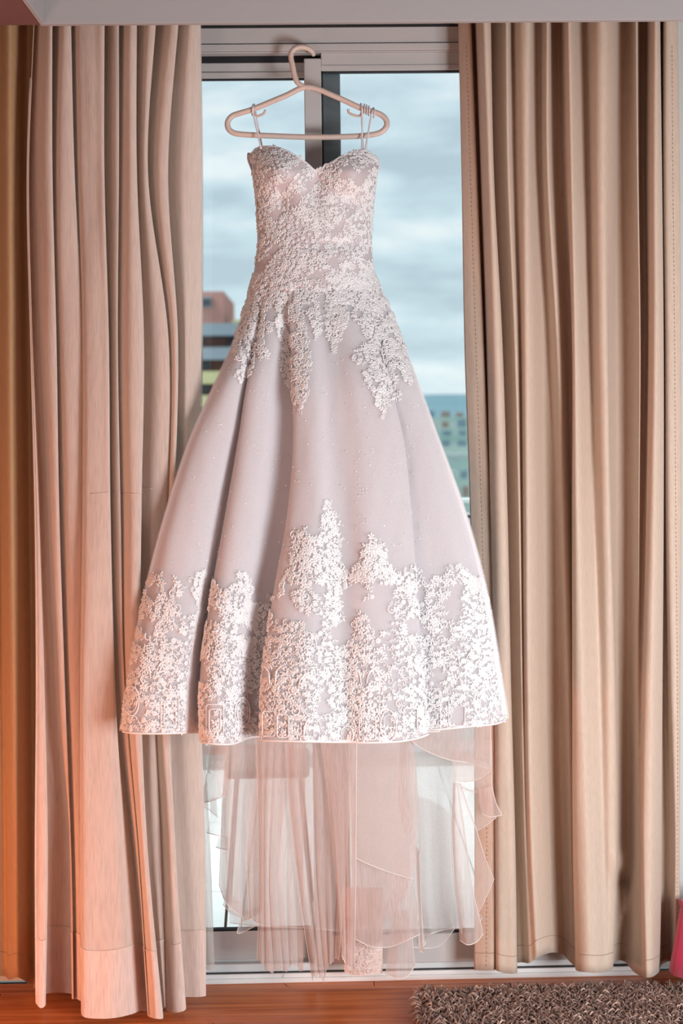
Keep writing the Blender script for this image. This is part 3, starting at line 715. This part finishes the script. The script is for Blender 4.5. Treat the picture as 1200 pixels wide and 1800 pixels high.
def motif(Lc, G, i, j, kind, ang, sc, rnd, lift=0.0008):
    O, X, Y, N = frame_of(G, i, j); O = O+N*lift; s = sc*PXM
    if kind == 0:       # flower
        k = rnd.choice((5, 5, 6)); 
        for q in range(k):
            a = ang+q*2*math.pi/k+rnd.uniform(-.12, .12); rr_ = 3.3*s
            Lc.dome(O, X, Y, N, rr_*math.cos(a), rr_*math.sin(a), a, 2.5*s, 1.75*s, 0.0020*rnd.uniform(.7, 1.3))
        Lc.dome(O, X, Y, N, 0, 0, 0, 1.3*s, 1.3*s, 0.0016, 0.0014)
    elif kind == 1:     # leaf sprig on a stem
        c, d = math.cos(ang), math.sin(ang); n = rnd.choice((3, 4, 5))
        st = [O+X*(c*t*s)+Y*(d*t*s)+N*0.0006 for t in np.linspace(-6, 6, 6)]
        Lc.cord(st, N, 0.5*s)
        for q in range(n):
            t = -4.5+q*9.5/n; sd = 1 if q % 2 else -1; aa = ang+sd*0.85
            Lc.dome(O, X, Y, N, c*t*s+math.cos(aa)*2.6*s, d*t*s+math.sin(aa)*2.6*s, aa, 2.7*s, 1.25*s, 0.0015)
        Lc.dome(O, X, Y, N, c*7*s, d*7*s, ang, 2.6*s, 1.3*s, 0.0015)
    elif kind == 2:     # scroll
        sg = rnd.choice((-1, 1)); pts = []
        for t in np.linspace(0, 1, 13):
            a = ang+sg*t*4.6; r = (6.2-4.4*t)*s; pts.append(O+X*(math.cos(a)*r)+Y*(math.sin(a)*r)+N*0.0008)
        Lc.cord(pts, N, 0.85*s)
        Lc.dome(O, X, Y, N, 0, 0, 0, 1.4*s, 1.4*s, 0.0014)
    else:               # rose: concentric petals
        for q in range(5):
            a = ang+q*1.256; Lc.dome(O, X, Y, N, 2.2*s*math.cos(a), 2.2*s*math.sin(a), a+1.57, 2.7*s, 1.3*s, 0.0018)
        for q in range(3):
            a = ang+.6+q*2.09; Lc.dome(O, X, Y, N, .9*s*math.cos(a), .9*s*math.sin(a), a+1.57, 1.4*s, .8*s, 0.0014, 0.0014)
def inpoly(x, y, poly):
    c = False; n = len(poly); j = n-1
    for i in range(n):
        xi, yi = poly[i]; xj, yj_ = poly[j]
        if (yi > y) != (yj_ > y) and x < (xj-xi)*(y-yi)/(yj_-yi)+xi: c = not c
        j = i
    return c
def scatter(Lc, G, GX, GY, mask, spacing, n_try, seed, sizes=(.8, 1.1), kinds=(0, 0, 1, 1, 2, 3), u_lo=1, u_hi=None):
    rnd = random.Random(seed); cell = spacing; occ = {}; cnt = 0
    nvg, nug = G.shape[:2]; u_hi = u_hi or nug-2
    # area weighting along u by projected width
    Wd = np.abs(np.diff(GX, axis=1)).mean(0)+0.4; cum = np.cumsum(Wd[u_lo:u_hi]); cum /= cum[-1]
    for _ in range(n_try):
        i = rnd.randrange(1, nvg-1); j = u_lo+int(np.searchsorted(cum, rnd.random())); j = min(j, nug-2)
        x, y = GX[i, j], GY[i, j]
        if not mask(x, y, rnd): continue
        P0 = G[i, j]; kx_, ky_, kz_ = int(P0[0]/(cell*PXM)), int(P0[1]/(cell*PXM)), int(P0[2]/(cell*PXM)); bad = False
        for a in (-1, 0, 1):
            for b in (-1, 0, 1):
                for c in (-1, 0, 1):
                    q = occ.get((kx_+a, ky_+b, kz_+c))
                    if q is not None and np.dot(q-P0, q-P0) < (cell*PXM)**2: bad = True; break
                if bad: break
            if bad: break
        if bad: continue
        occ[(kx_, ky_, kz_)] = P0
        motif(Lc, G, i, j, rnd.choice(kinds), rnd.uniform(0, 6.28), rnd.uniform(*sizes), rnd); cnt += 1
    return cnt
def holes(x, y, seed, sc, thr): return snoise(np.float64(x)*sc, np.float64(y)*sc, seed) > thr
bl = Lace()
print('bodice', scatter(bl, BP, BPX, BPY, lambda x, y, r: not holes(x, y, 41, 0.16, 0.42) or y < 285 or y > 496, 6.6, 16000, 1, (.75, 1.35), (0, 0, 1, 1, 2, 3, 3)))
bl.build('bodice_lace', 'lace', gown)
polys = [
 [(446, 470), (657, 470), (672, 510), (686, 548), (640, 540), (610, 530), (596, 512), (560, 515), (540, 530), (500, 540), (460, 520), (434, 540), (424, 550), (436, 500)],
 [(424, 545), (450, 520), (452, 560), (450, 600), (446, 640), (438, 662), (420, 672), (412, 662), (424, 640), (408, 622), (414, 590)],
 [(452, 500), (478, 510), (480, 560), (476, 600), (472, 624), (456, 632), (454, 610), (458, 560)],
 [(482, 500), (516, 505), (530, 540), (540, 590), (546, 640), (538, 660), (542, 690), (526, 726), (514, 700), (500, 668), (492, 640), (500, 610), (490, 590), (484, 540)],
 [(516, 480), (556, 490), (560, 540), (562, 590), (552, 600), (545, 560), (528, 540)],
 [(566, 480), (612, 500), (612, 560), (600, 590), (584, 622), (576, 600), (572, 550)],
 [(612, 500), (690, 540), (706, 580), (718, 640), (724, 676), (712, 670), (696, 640), (694, 660), (702, 700), (690, 706), (684, 690), (676, 738), (664, 728), (656, 700), (640, 668), (626, 640), (616, 628), (630, 610), (640, 590), (622, 560)],
 [(655, 490), (690, 545), (704, 578), (690, 572), (670, 540)],
]
upper = Lace()
print('upper', scatter(upper, SP, SPX, SPY, lambda x, y, r: any(inpoly(x, y, p) for p in polys) and not holes(x, y, 52, 0.15, 0.52), 5.6, 60000, 2, (.75, 1.35)))
upper.build('waist_lace', 'lace', gown)
hx = [206, 258, 262, 285, 292, 300, 306, 316, 326, 345, 352, 365, 374, 384, 396, 404, 418, 428, 440, 450, 460, 470, 480, 490, 500, 510, 515, 530, 556, 560, 566, 572, 580, 596, 600, 616, 622, 630, 644, 650, 660, 672, 680, 690, 700, 716, 724, 734, 750, 764, 776, 790, 806, 820, 836, 850, 905]
hy = [1060, 1025, 1012, 1010, 1060, 1050, 1020, 1022, 1030, 1008, 1003, 1004, 1022, 1030, 1022, 1040, 1010, 1003, 1018, 1060, 1046, 1040, 1050, 1045, 1000, 1000, 940, 930, 945, 985, 900, 876, 880, 945, 1000, 1010, 1000, 990, 960, 936, 945, 955, 970, 1010, 1000, 998, 988, 1000, 1020, 1012, 1008, 990, 990, 1005, 1015, 1012, 1020]
def hem_mask(x, y, r):
    top = np.interp(x, hx, hy)
    if y < top: return False
    if y > 1120: return not holes(x, y, 63, 0.16, 0.55)
    return y < 1025 or not holes(x, y, 64, 0.11, 0.12)
hl = Lace()
print('hem', scatter(hl, SP, SPX, SPY, hem_mask, 5.6, 120000, 3, (.75, 1.4), (0, 0, 1, 1, 1, 2, 3)))
# medallions and cartouches along the hem, drawn with cord on the nearest visible fold
def locate(px, py):
    best = None; i = int(np.argmin(np.abs(SPY[:, SPY.shape[1]//2]-py)))
    js = np.where(np.abs(SPX[i]-px) < 3.0)[0]
    if len(js) == 0: return None
    j = js[np.argmin(SYY[i, js])]; ii = int(np.argmin(np.abs(SPY[:, j]-py)))
    return min(max(ii, 1), SP.shape[0]-2), j
def cordpath(pts, r):
    out = []; Ns = []
    for x, y in pts:
        q = locate(x, y)
        if q is None: continue
        O, X, Y, N = frame_of(SP, *q); out.append(np.array(at(x, y, O[1]))+N*0.003); Ns.append(N)
    if len(out) > 3: hl.cord(np.array(out), np.mean(Ns, 0), r)
for cx, cy, rx, ry in ((233, 1232, 13, 26), (424, 1252, 13, 26), (549, 1288, 15, 28), (682, 1276, 14, 28), (848, 1232, 16, 27), (610, 1292, 12, 16)):
    for s_ in (1.0, 0.72):
        cordpath([(cx+rx*s_*math.cos(t), min(cy+ry*s_*math.sin(t), 1302)) for t in np.linspace(0, 2*math.pi, 26)], 0.0016 if s_ == 1 else 0.0009)
def rrect(cx, cy, w, h):
    out = []
    for sx2, sy2, a0 in ((1, 1, 0), (-1, 1, 90), (-1, -1, 180), (1, -1, 270)):
        for q in range(6):
            a = math.radians(a0+q*18); out.append((cx+sx2*(w-5)+5*math.cos(a), cy+sy2*(h-5)+5*math.sin(a)))
    return out+out[:1]
for cx, cy, w, h in ((298, 1252, 15, 30), (298, 1254, 10, 22), (378, 1266, 14, 28), (378, 1266, 9, 20), (474, 1272, 11, 22), (498, 1276, 10, 20), (646, 1280, 14, 20), (760, 1262, 14, 24), (720, 1266, 12, 22), (802, 1252, 14, 24)):
    cordpath(rrect(cx, cy, w, h), 0.0013)
for cx, cy, w in ((270, 1170, 22), (395, 1180, 20), (520, 1190, 26), (640, 1180, 26), (730, 1165, 24), (812, 1150, 24), (560, 1120, 20), (845, 1105, 14), (480, 1180, 16)):
    for sg in (-1, 1):
        for k in range(3):
            cordpath([(cx+sg*(5+(w-6-k*4)*(1-math.cos(t*math.pi*.62))*.8), cy+22-(30-k*5)*t-9*math.sin(t*3.1)) for t in np.linspace(0, 1, 12)], 0.0013)
hl.build('hem_lace', 'lace', gown)
# scalloped edge cord at the hem
MB().tube(SP[-1][2:-2]+np.array([0, -0.002, 0]), 0.0026, 6).build('hem_cord', 'lace', gown, True)
# eyelash edging of waist lace at sides is part of waist_lace; sequins on the tulle:
sq = Lace(); rnd = random.Random(5); nseq = 0
for _ in range(60000):
    if nseq > 330: break
    i = rnd.randrange(2, SP.shape[0]-2); j = rnd.randrange(2, SP.shape[1]-2); x, y = SPX[i, j], SPY[i, j]
    dens = 0.9*gb(x, y, 640, 830, 14, 110)+0.5*gb(x, y, 708, 810, 20, 40)+0.35*gb(x, y, 455, 690, 25, 80)+.3*gb(x, y, 500, 780, 20, 90)+0.10*(620 < y < 1000)+.3*gb(x, y, 690, 930, 60, 50)
    if rnd.random() > dens*0.25: continue
    O, X, Y, N = frame_of(SP, i, j); sq.dome(O+N*0.001, X, Y, N, 0, 0, 0, 0.0019, 0.0019, 0.0008); nseq += 1
sq.build('sequins', 'sequin', gown)

# ribbons that loop over the hanger
def ribbon(pts, name='hanger_loop', w=0.0022):
    P_ = catmull([A(*q) for q in pts], 4); n = len(P_)
    V = np.concatenate([P_-np.array([w, 0, 0]), P_+np.array([w, 0, 0])]); Fq = [(i, i+1, n+i+1, n+i) for i in range(n-1)]
    return solid(mesh_np(name, V, np.array(Fq), 'ribbon', gown), 0.0009)
ribbon([(459, 262, -.13), (452, 232, -.118), (445, 200, -.105), (444, 190, -.107), (446, 182.5, -.095), (448, 192, -.081), (457, 240, -.079), (461, 262, -.125)])
ribbon([(636, 268, -.13), (636, 240, -.112), (637, 210, -.106), (636, 191, -.107), (634, 181.5, -.095), (635, 194, -.081), (637, 240, -.079), (638, 268, -.125)])
ribbon([(641, 268, -.13), (645, 245, -.118), (652, 208, -.106), (654, 198, -.107), (656, 189, -.095), (652, 204, -.080), (646, 240, -.079), (642, 268, -.125)])
for x, y in ((440, 194.5), (637, 191.5), (641, 193), (645, 195), (654, 199)):
    c = np.array(A(x, y, HY)); wrp = MB(); wrp.tube([c+np.array([0.0035*math.sin(t*0.5)+0.002, 0.0125*math.cos(t), 0.0125*math.sin(t)]) for t in np.linspace(0, 5.9, 14)], 0.0014, 5).build('loop_wrapping', 'ribbon', gown, True)

# ---- train: separate gauzy layers under the lace hem
def layer(name, cols, m, folds=0, amp=0.004, bind=True, nv=40, nseg=8, seed=0, edge_cols=(), wob=0.0):
    C = np.array(cols, float)                                # cols, k, 3 (px,py,Y)
    if name in ('second_right_flounce', 'ruffle_fold', 'ruffle_point', 'lower_right_ruffle', 'long_right_fold', 'outer_right_veil', 'right_hem_curl', 'flounce_underside'): C[..., 2] -= 0.045
    D1 = np.stack([catmull(c, 12) for c in C])               # cols, nv, 3
    D2 = catmull(D1, nseg)                                   # nu, nv, 3
    nu_, nv_ = D2.shape[:2]; u = np.linspace(0, 1, nu_)[:, None]; v = np.linspace(0, 1, nv_)[None]
    ph = np.random.default_rng(seed).uniform(0, 6, 3)
    if folds:
        w = np.sin(u*folds*6.283+ph[0]+0.8*np.sin(v*2+ph[1]))+0.5*np.sin(u*folds*2.37*6.283+ph[2])
        D2[..., 2] += amp*w*(0.35+0.65*v); D2[..., 0] += amp*260*np.cos(u*folds*6.283+ph[0])*v
        D2[..., 1] += wob*(np.sin(u*folds*6.283*0.5+ph[1])+0.6*np.sin(u*folds*1.7*6.283+ph[2]))*np.clip(v*4-3, 0, 1)
    G = at(D2[..., 0], D2[..., 1], D2[..., 2])
    o = mesh_np(name, G.reshape(-1, 3), grid_faces(nu_, nv_), m, gown)
    if bind: b = MB().tube(G[:, -1], 0.0011, 5).build('rolled_hem', 'binding', o, True)
    for ec in edge_cols: MB().tube(G[ec, ::2], 0.0010, 5).build('rolled_edge', 'binding', o, True)
    return o
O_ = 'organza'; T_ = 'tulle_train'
# back panel, wide and pale
layer('train_back_layer', [[(398, 1270, -.12), (395, 1450, -.10), (405, 1622, -.09)], [(450, 1270, -.12), (450, 1450, -.10), (452, 1628, -.09)], [(540, 1270, -.12), (545, 1450, -.11), (545, 1632, -.10)], [(640, 1270, -.12), (650, 1450, -.11), (655, 1640, -.10)], [(730, 1270, -.12), (738, 1450, -.10), (742, 1626, -.09)], [(790, 1270, -.12), (790, 1450, -.10), (778, 1632, -.09)], [(812, 1270, -.12), (800, 1400, -.10), (806, 1622, -.09)]], O_, 5, .004, seed=1)
layer('train_low_layer', [[(700, 1400, -.125), (705, 1540, -.12), (716, 1664, -.11)], [(740, 1400, -.125), (745, 1540, -.12), (750, 1667, -.11)], [(780, 1420, -.125), (786, 1540, -.12), (776, 1660, -.11)], [(797, 1440, -.125), (800, 1540, -.12), (802, 1628, -.11)]], O_, 0, seed=2)
# left flounces
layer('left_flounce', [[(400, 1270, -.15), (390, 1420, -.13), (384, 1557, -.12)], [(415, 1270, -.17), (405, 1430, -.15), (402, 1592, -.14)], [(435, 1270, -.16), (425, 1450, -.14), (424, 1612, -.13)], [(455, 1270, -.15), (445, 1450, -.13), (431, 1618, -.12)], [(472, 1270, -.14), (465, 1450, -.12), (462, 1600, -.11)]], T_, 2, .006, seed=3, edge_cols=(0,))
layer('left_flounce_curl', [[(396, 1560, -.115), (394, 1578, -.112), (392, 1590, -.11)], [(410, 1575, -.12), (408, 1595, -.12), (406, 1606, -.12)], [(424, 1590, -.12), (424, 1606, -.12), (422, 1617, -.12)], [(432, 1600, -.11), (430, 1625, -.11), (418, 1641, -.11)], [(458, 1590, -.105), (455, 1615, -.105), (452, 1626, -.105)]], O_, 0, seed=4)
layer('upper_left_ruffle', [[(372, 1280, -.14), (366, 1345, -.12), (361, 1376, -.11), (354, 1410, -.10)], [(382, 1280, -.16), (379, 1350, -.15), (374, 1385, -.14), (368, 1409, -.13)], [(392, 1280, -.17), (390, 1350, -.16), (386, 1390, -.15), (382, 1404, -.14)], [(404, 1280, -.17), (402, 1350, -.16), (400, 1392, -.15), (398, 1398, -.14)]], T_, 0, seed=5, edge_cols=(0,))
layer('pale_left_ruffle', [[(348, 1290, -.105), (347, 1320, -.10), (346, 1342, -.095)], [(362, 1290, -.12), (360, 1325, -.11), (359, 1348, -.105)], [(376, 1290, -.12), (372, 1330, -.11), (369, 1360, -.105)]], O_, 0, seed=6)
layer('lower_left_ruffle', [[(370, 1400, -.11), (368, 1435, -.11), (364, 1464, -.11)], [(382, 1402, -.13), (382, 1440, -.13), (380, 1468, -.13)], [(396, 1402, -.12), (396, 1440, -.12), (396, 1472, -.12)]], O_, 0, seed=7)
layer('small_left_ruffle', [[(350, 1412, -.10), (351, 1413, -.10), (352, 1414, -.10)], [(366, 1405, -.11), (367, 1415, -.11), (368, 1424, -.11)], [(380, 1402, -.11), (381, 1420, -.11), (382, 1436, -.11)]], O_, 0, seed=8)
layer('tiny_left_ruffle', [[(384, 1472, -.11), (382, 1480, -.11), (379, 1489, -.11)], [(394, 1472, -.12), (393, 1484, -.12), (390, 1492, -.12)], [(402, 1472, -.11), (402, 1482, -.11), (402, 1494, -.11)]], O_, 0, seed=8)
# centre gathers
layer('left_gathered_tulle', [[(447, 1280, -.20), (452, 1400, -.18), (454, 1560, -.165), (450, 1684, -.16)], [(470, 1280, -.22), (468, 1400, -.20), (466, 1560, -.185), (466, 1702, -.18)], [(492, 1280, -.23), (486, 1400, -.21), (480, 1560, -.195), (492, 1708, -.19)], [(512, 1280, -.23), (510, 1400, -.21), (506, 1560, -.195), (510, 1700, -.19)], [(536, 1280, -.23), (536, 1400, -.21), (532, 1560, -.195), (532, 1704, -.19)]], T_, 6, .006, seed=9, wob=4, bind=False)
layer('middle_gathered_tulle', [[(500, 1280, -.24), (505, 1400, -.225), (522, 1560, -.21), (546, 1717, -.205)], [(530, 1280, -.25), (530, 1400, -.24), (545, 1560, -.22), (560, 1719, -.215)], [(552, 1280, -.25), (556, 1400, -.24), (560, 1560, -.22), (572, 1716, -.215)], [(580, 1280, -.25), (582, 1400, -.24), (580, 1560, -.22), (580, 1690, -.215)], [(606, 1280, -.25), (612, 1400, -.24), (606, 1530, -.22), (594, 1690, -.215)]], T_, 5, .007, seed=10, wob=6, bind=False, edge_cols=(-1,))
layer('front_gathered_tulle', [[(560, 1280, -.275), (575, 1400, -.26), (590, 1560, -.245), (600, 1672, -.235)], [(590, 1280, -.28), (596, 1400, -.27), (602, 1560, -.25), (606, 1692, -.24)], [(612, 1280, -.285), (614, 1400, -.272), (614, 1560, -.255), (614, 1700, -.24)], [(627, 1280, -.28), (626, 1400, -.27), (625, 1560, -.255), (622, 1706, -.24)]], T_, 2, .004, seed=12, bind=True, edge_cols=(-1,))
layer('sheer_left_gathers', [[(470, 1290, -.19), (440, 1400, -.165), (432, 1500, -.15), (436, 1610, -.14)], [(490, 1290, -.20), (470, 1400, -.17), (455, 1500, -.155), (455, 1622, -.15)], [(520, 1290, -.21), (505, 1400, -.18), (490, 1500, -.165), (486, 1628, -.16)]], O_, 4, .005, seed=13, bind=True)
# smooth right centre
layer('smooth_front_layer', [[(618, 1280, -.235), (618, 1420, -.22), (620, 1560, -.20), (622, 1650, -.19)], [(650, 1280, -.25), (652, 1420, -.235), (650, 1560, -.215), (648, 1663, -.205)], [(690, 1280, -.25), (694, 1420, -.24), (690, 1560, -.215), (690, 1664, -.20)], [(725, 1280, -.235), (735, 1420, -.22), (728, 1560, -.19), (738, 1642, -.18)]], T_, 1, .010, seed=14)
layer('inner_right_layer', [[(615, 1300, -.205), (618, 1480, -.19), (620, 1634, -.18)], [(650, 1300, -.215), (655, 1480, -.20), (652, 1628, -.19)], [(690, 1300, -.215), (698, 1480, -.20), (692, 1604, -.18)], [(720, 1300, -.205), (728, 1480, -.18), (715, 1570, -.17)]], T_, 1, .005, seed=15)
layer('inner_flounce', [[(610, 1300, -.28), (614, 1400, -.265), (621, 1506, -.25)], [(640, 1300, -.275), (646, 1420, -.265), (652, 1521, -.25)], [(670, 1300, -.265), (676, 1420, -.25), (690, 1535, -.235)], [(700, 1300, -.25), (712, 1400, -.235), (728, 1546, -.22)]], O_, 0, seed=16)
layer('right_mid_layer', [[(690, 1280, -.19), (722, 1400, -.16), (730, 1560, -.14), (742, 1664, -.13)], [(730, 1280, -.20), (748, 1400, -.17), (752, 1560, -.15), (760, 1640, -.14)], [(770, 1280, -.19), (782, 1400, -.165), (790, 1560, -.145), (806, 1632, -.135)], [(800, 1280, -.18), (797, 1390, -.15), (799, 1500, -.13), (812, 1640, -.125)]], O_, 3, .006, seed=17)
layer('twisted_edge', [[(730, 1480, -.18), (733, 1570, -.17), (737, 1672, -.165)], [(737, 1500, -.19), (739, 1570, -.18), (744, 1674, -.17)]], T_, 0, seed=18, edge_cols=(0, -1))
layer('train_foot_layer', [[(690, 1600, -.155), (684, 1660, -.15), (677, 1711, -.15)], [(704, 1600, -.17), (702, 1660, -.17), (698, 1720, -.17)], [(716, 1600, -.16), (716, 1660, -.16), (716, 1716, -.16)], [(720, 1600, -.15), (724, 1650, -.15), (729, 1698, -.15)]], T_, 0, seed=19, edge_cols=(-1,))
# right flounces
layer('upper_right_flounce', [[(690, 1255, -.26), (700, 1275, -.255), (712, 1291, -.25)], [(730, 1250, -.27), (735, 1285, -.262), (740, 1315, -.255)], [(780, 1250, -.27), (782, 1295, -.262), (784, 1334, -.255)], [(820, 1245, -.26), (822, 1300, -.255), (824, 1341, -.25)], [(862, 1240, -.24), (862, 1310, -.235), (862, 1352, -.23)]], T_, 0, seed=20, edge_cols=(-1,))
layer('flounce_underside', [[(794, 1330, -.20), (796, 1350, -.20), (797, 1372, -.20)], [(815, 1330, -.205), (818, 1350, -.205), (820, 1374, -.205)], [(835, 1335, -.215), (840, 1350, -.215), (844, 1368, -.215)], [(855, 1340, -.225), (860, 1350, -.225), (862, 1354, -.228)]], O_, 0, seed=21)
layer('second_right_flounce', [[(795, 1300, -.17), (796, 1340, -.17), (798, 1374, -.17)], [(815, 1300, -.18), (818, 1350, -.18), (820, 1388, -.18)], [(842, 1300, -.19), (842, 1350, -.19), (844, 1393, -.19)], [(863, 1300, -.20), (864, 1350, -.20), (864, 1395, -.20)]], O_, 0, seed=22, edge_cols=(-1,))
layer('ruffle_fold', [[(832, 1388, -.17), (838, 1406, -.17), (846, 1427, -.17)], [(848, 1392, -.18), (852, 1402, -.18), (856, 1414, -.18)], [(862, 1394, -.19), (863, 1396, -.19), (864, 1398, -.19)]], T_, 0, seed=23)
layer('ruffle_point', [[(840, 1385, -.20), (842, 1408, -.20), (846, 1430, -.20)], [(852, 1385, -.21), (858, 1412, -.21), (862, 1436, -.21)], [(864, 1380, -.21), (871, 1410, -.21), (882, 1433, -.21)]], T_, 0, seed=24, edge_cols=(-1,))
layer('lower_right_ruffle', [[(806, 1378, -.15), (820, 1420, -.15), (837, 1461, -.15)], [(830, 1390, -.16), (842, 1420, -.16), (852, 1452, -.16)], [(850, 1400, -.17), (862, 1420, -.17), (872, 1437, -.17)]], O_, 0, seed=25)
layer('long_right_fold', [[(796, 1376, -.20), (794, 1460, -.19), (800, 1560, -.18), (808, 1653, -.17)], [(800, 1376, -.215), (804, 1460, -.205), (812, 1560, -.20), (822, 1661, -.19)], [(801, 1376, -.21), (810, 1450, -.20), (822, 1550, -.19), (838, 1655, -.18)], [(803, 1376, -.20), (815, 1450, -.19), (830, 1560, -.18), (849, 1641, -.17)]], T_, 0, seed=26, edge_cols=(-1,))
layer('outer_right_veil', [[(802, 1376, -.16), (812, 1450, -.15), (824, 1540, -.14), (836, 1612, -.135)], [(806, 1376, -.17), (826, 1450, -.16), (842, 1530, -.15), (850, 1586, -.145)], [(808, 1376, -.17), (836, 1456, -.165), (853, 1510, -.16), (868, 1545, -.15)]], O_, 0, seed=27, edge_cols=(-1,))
layer('right_hem_curl', [[(836, 1600, -.16), (842, 1605, -.16), (846, 1610, -.16)], [(832, 1610, -.17), (838, 1618, -.17), (846, 1614, -.17)], [(834, 1622, -.165), (840, 1628, -.165), (842, 1624, -.165)]], O_, 0, seed=28)
# lace-covered tongue of the lining that reaches the sill
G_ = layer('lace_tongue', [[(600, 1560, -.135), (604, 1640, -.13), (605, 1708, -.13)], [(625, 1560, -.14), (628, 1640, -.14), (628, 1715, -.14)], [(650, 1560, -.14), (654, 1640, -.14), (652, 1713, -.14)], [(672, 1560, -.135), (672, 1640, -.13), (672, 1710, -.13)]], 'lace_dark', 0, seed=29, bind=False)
gl_ = Lace(); rnd = random.Random(9); n_u, n_v = 25, 25
co = np.array([v.co for v in G_.data.vertices]); GG = co.reshape(-1, n_v, 3).transpose(1, 0, 2)
for q in range(420):
    i = rnd.randrange(8, n_v-1); j = rnd.randrange(1, GG.shape[1]-1)
    motif(gl_, GG, i, j, rnd.choice((0, 1, 2, 3)), rnd.uniform(0, 6), rnd.uniform(.6, .9), rnd)
o = gl_.build('tongue_lace', 'lace_dark', gown)

# ------------------------------------------------------------ shaggy rug
rx0, rx1 = A(738, 1760, -0.25)[0], 1.25; ry0, ry1 = -1.05, -0.175
rug = empty('shag_rug', ((rx0+rx1)/2, (ry0+ry1)/2, 0), 'shaggy brown rug lying on the wooden floor below the beige drape', 'rug')
MB().box(rx0+.015, rx1-.015, ry0+.015, ry1-.015, 0.0005, 0.010, 0.003).build('rug_backing', principled('rug_backing', (0.12, 0.08, 0.065), 0.95), rug)
nst = 17000; vs = []; fs = []; tone = []; rn = np.random.default_rng(12)
for q in range(nst):
    near = q < 12500
    x = rn.uniform(rx0, min(rx1, 1.05) if near else rx1); yv = rn.uniform(-0.50 if near else ry0, ry1 if near else -0.5)
    a = rn.uniform(0, 6.283); ln = rn.uniform(0.016, 0.034); h = rn.uniform(0.012, 0.030); r = rn.uniform(0.0014, 0.0026)
    p0 = np.array([x, yv, 0.006]); dr = np.array([math.cos(a), math.sin(a), 0]); sd = np.array([-math.sin(a), math.cos(a), 0])
    c = rn.uniform(-.6, .6)
    pts = [p0, p0+dr*ln*.25+np.array([0, 0, h*.75]), p0+dr*ln*.65+sd*c*ln*.3+np.array([0, 0, h]), p0+dr*ln+sd*c*ln+np.array([0, 0, h*0.75])]
    n0 = len(vs)
    for k, p in enumerate(pts):
        rr2 = r*(1, 1.1, 1, .45)[k]
        vs += [p+sd*rr2, p+np.array([0, 0, rr2*1.4]), p-sd*rr2]
    for k in range(3):
        for j in range(3):
            j2 = (j+1) % 3; fs.append((n0+k*3+j, n0+k*3+j2, n0+k*3+3+j2, n0+k*3+3+j))
    t = rn.random(); base = np.array([0.22, 0.120, 0.090]) if t < .55 else (np.array([0.40, 0.25, 0.195]) if t < .9 else np.array([0.60, 0.42, 0.34]))
    base = base*rn.uniform(.8, 1.15); tone += [tuple(base)+(1,)]*12
pile = mesh_np('rug_pile', np.array(vs), np.array(fs), 'yarn', rug); pile['kind'] = 'stuff'
ca = pile.data.color_attributes.new('tone', 'FLOAT_COLOR', 'POINT'); ca.data.foreach_set('color', np.array(tone, np.float32).ravel())

th = MB().tube(catmull([A(497, 1704, -.055), A(498, 1712, -.056), (A(497, 1722, 0)[0], CAM[1]+1.499*F/1022, 0.001), (A(502, 1728, 0)[0], CAM[1]+1.499*F/1028, 0.001), (A(511, 1733, 0)[0], CAM[1]+1.499*F/1033, 0.001)], 5), 0.0005, 4).build('loose_thread', 'thread', None, True)
tag(th, 'thin dark loose thread lying off the window sill onto the wooden floor', 'thread')

# ------------------------------------------------------------ crimson cloth at the right edge (corner of a covered bench)
bn = empty('covered_bench', A(1215, 1715, -0.22)[:2]+(0.0,), 'crimson cloth-covered bench corner at the right edge beside the beige drape', 'bench')
Q = []
for k, (y, xo) in enumerate(((1600, 1202), (1640, 1195), (1680, 1188), (1715, 1181))):
    x0, _, z0 = A(xo, y, -0.22)
    rowp = [(1.75, -0.15+0.0, z0)]+[(x0+0.02+t*0, -0.15-t*0.07, z0) for t in (0.0, .4)]+[(x0, -0.19, z0), (x0+0.004, -0.22, z0), (x0+0.03, -0.235-k*.004, z0), (x0+0.12, -0.25-k*.006, z0), (x0+0.3, -0.24-k*.004, z0), (1.75, -0.245, z0)]
    Q.append(rowp)
Q = np.array(Q); solid(mesh_np('bench_cover', Q.reshape(-1, 3), grid_faces(Q.shape[0], Q.shape[1]), 'red', bn), 0.003)
zt_ = Q[0, 3, 2]
MB().box(A(1204, 1600, -.22)[0], 1.75, -0.236, -0.155, zt_-0.01, zt_+0.006, 0.004).build('bench_seat', 'red', bn)
for x in (1.32, 1.7):
    for yv in (-0.225, -0.17): MB().box(x-0.012, x+0.012, yv-0.008, yv+0.008, 0.0, zt_-0.01).build('bench_leg', 'black', bn)
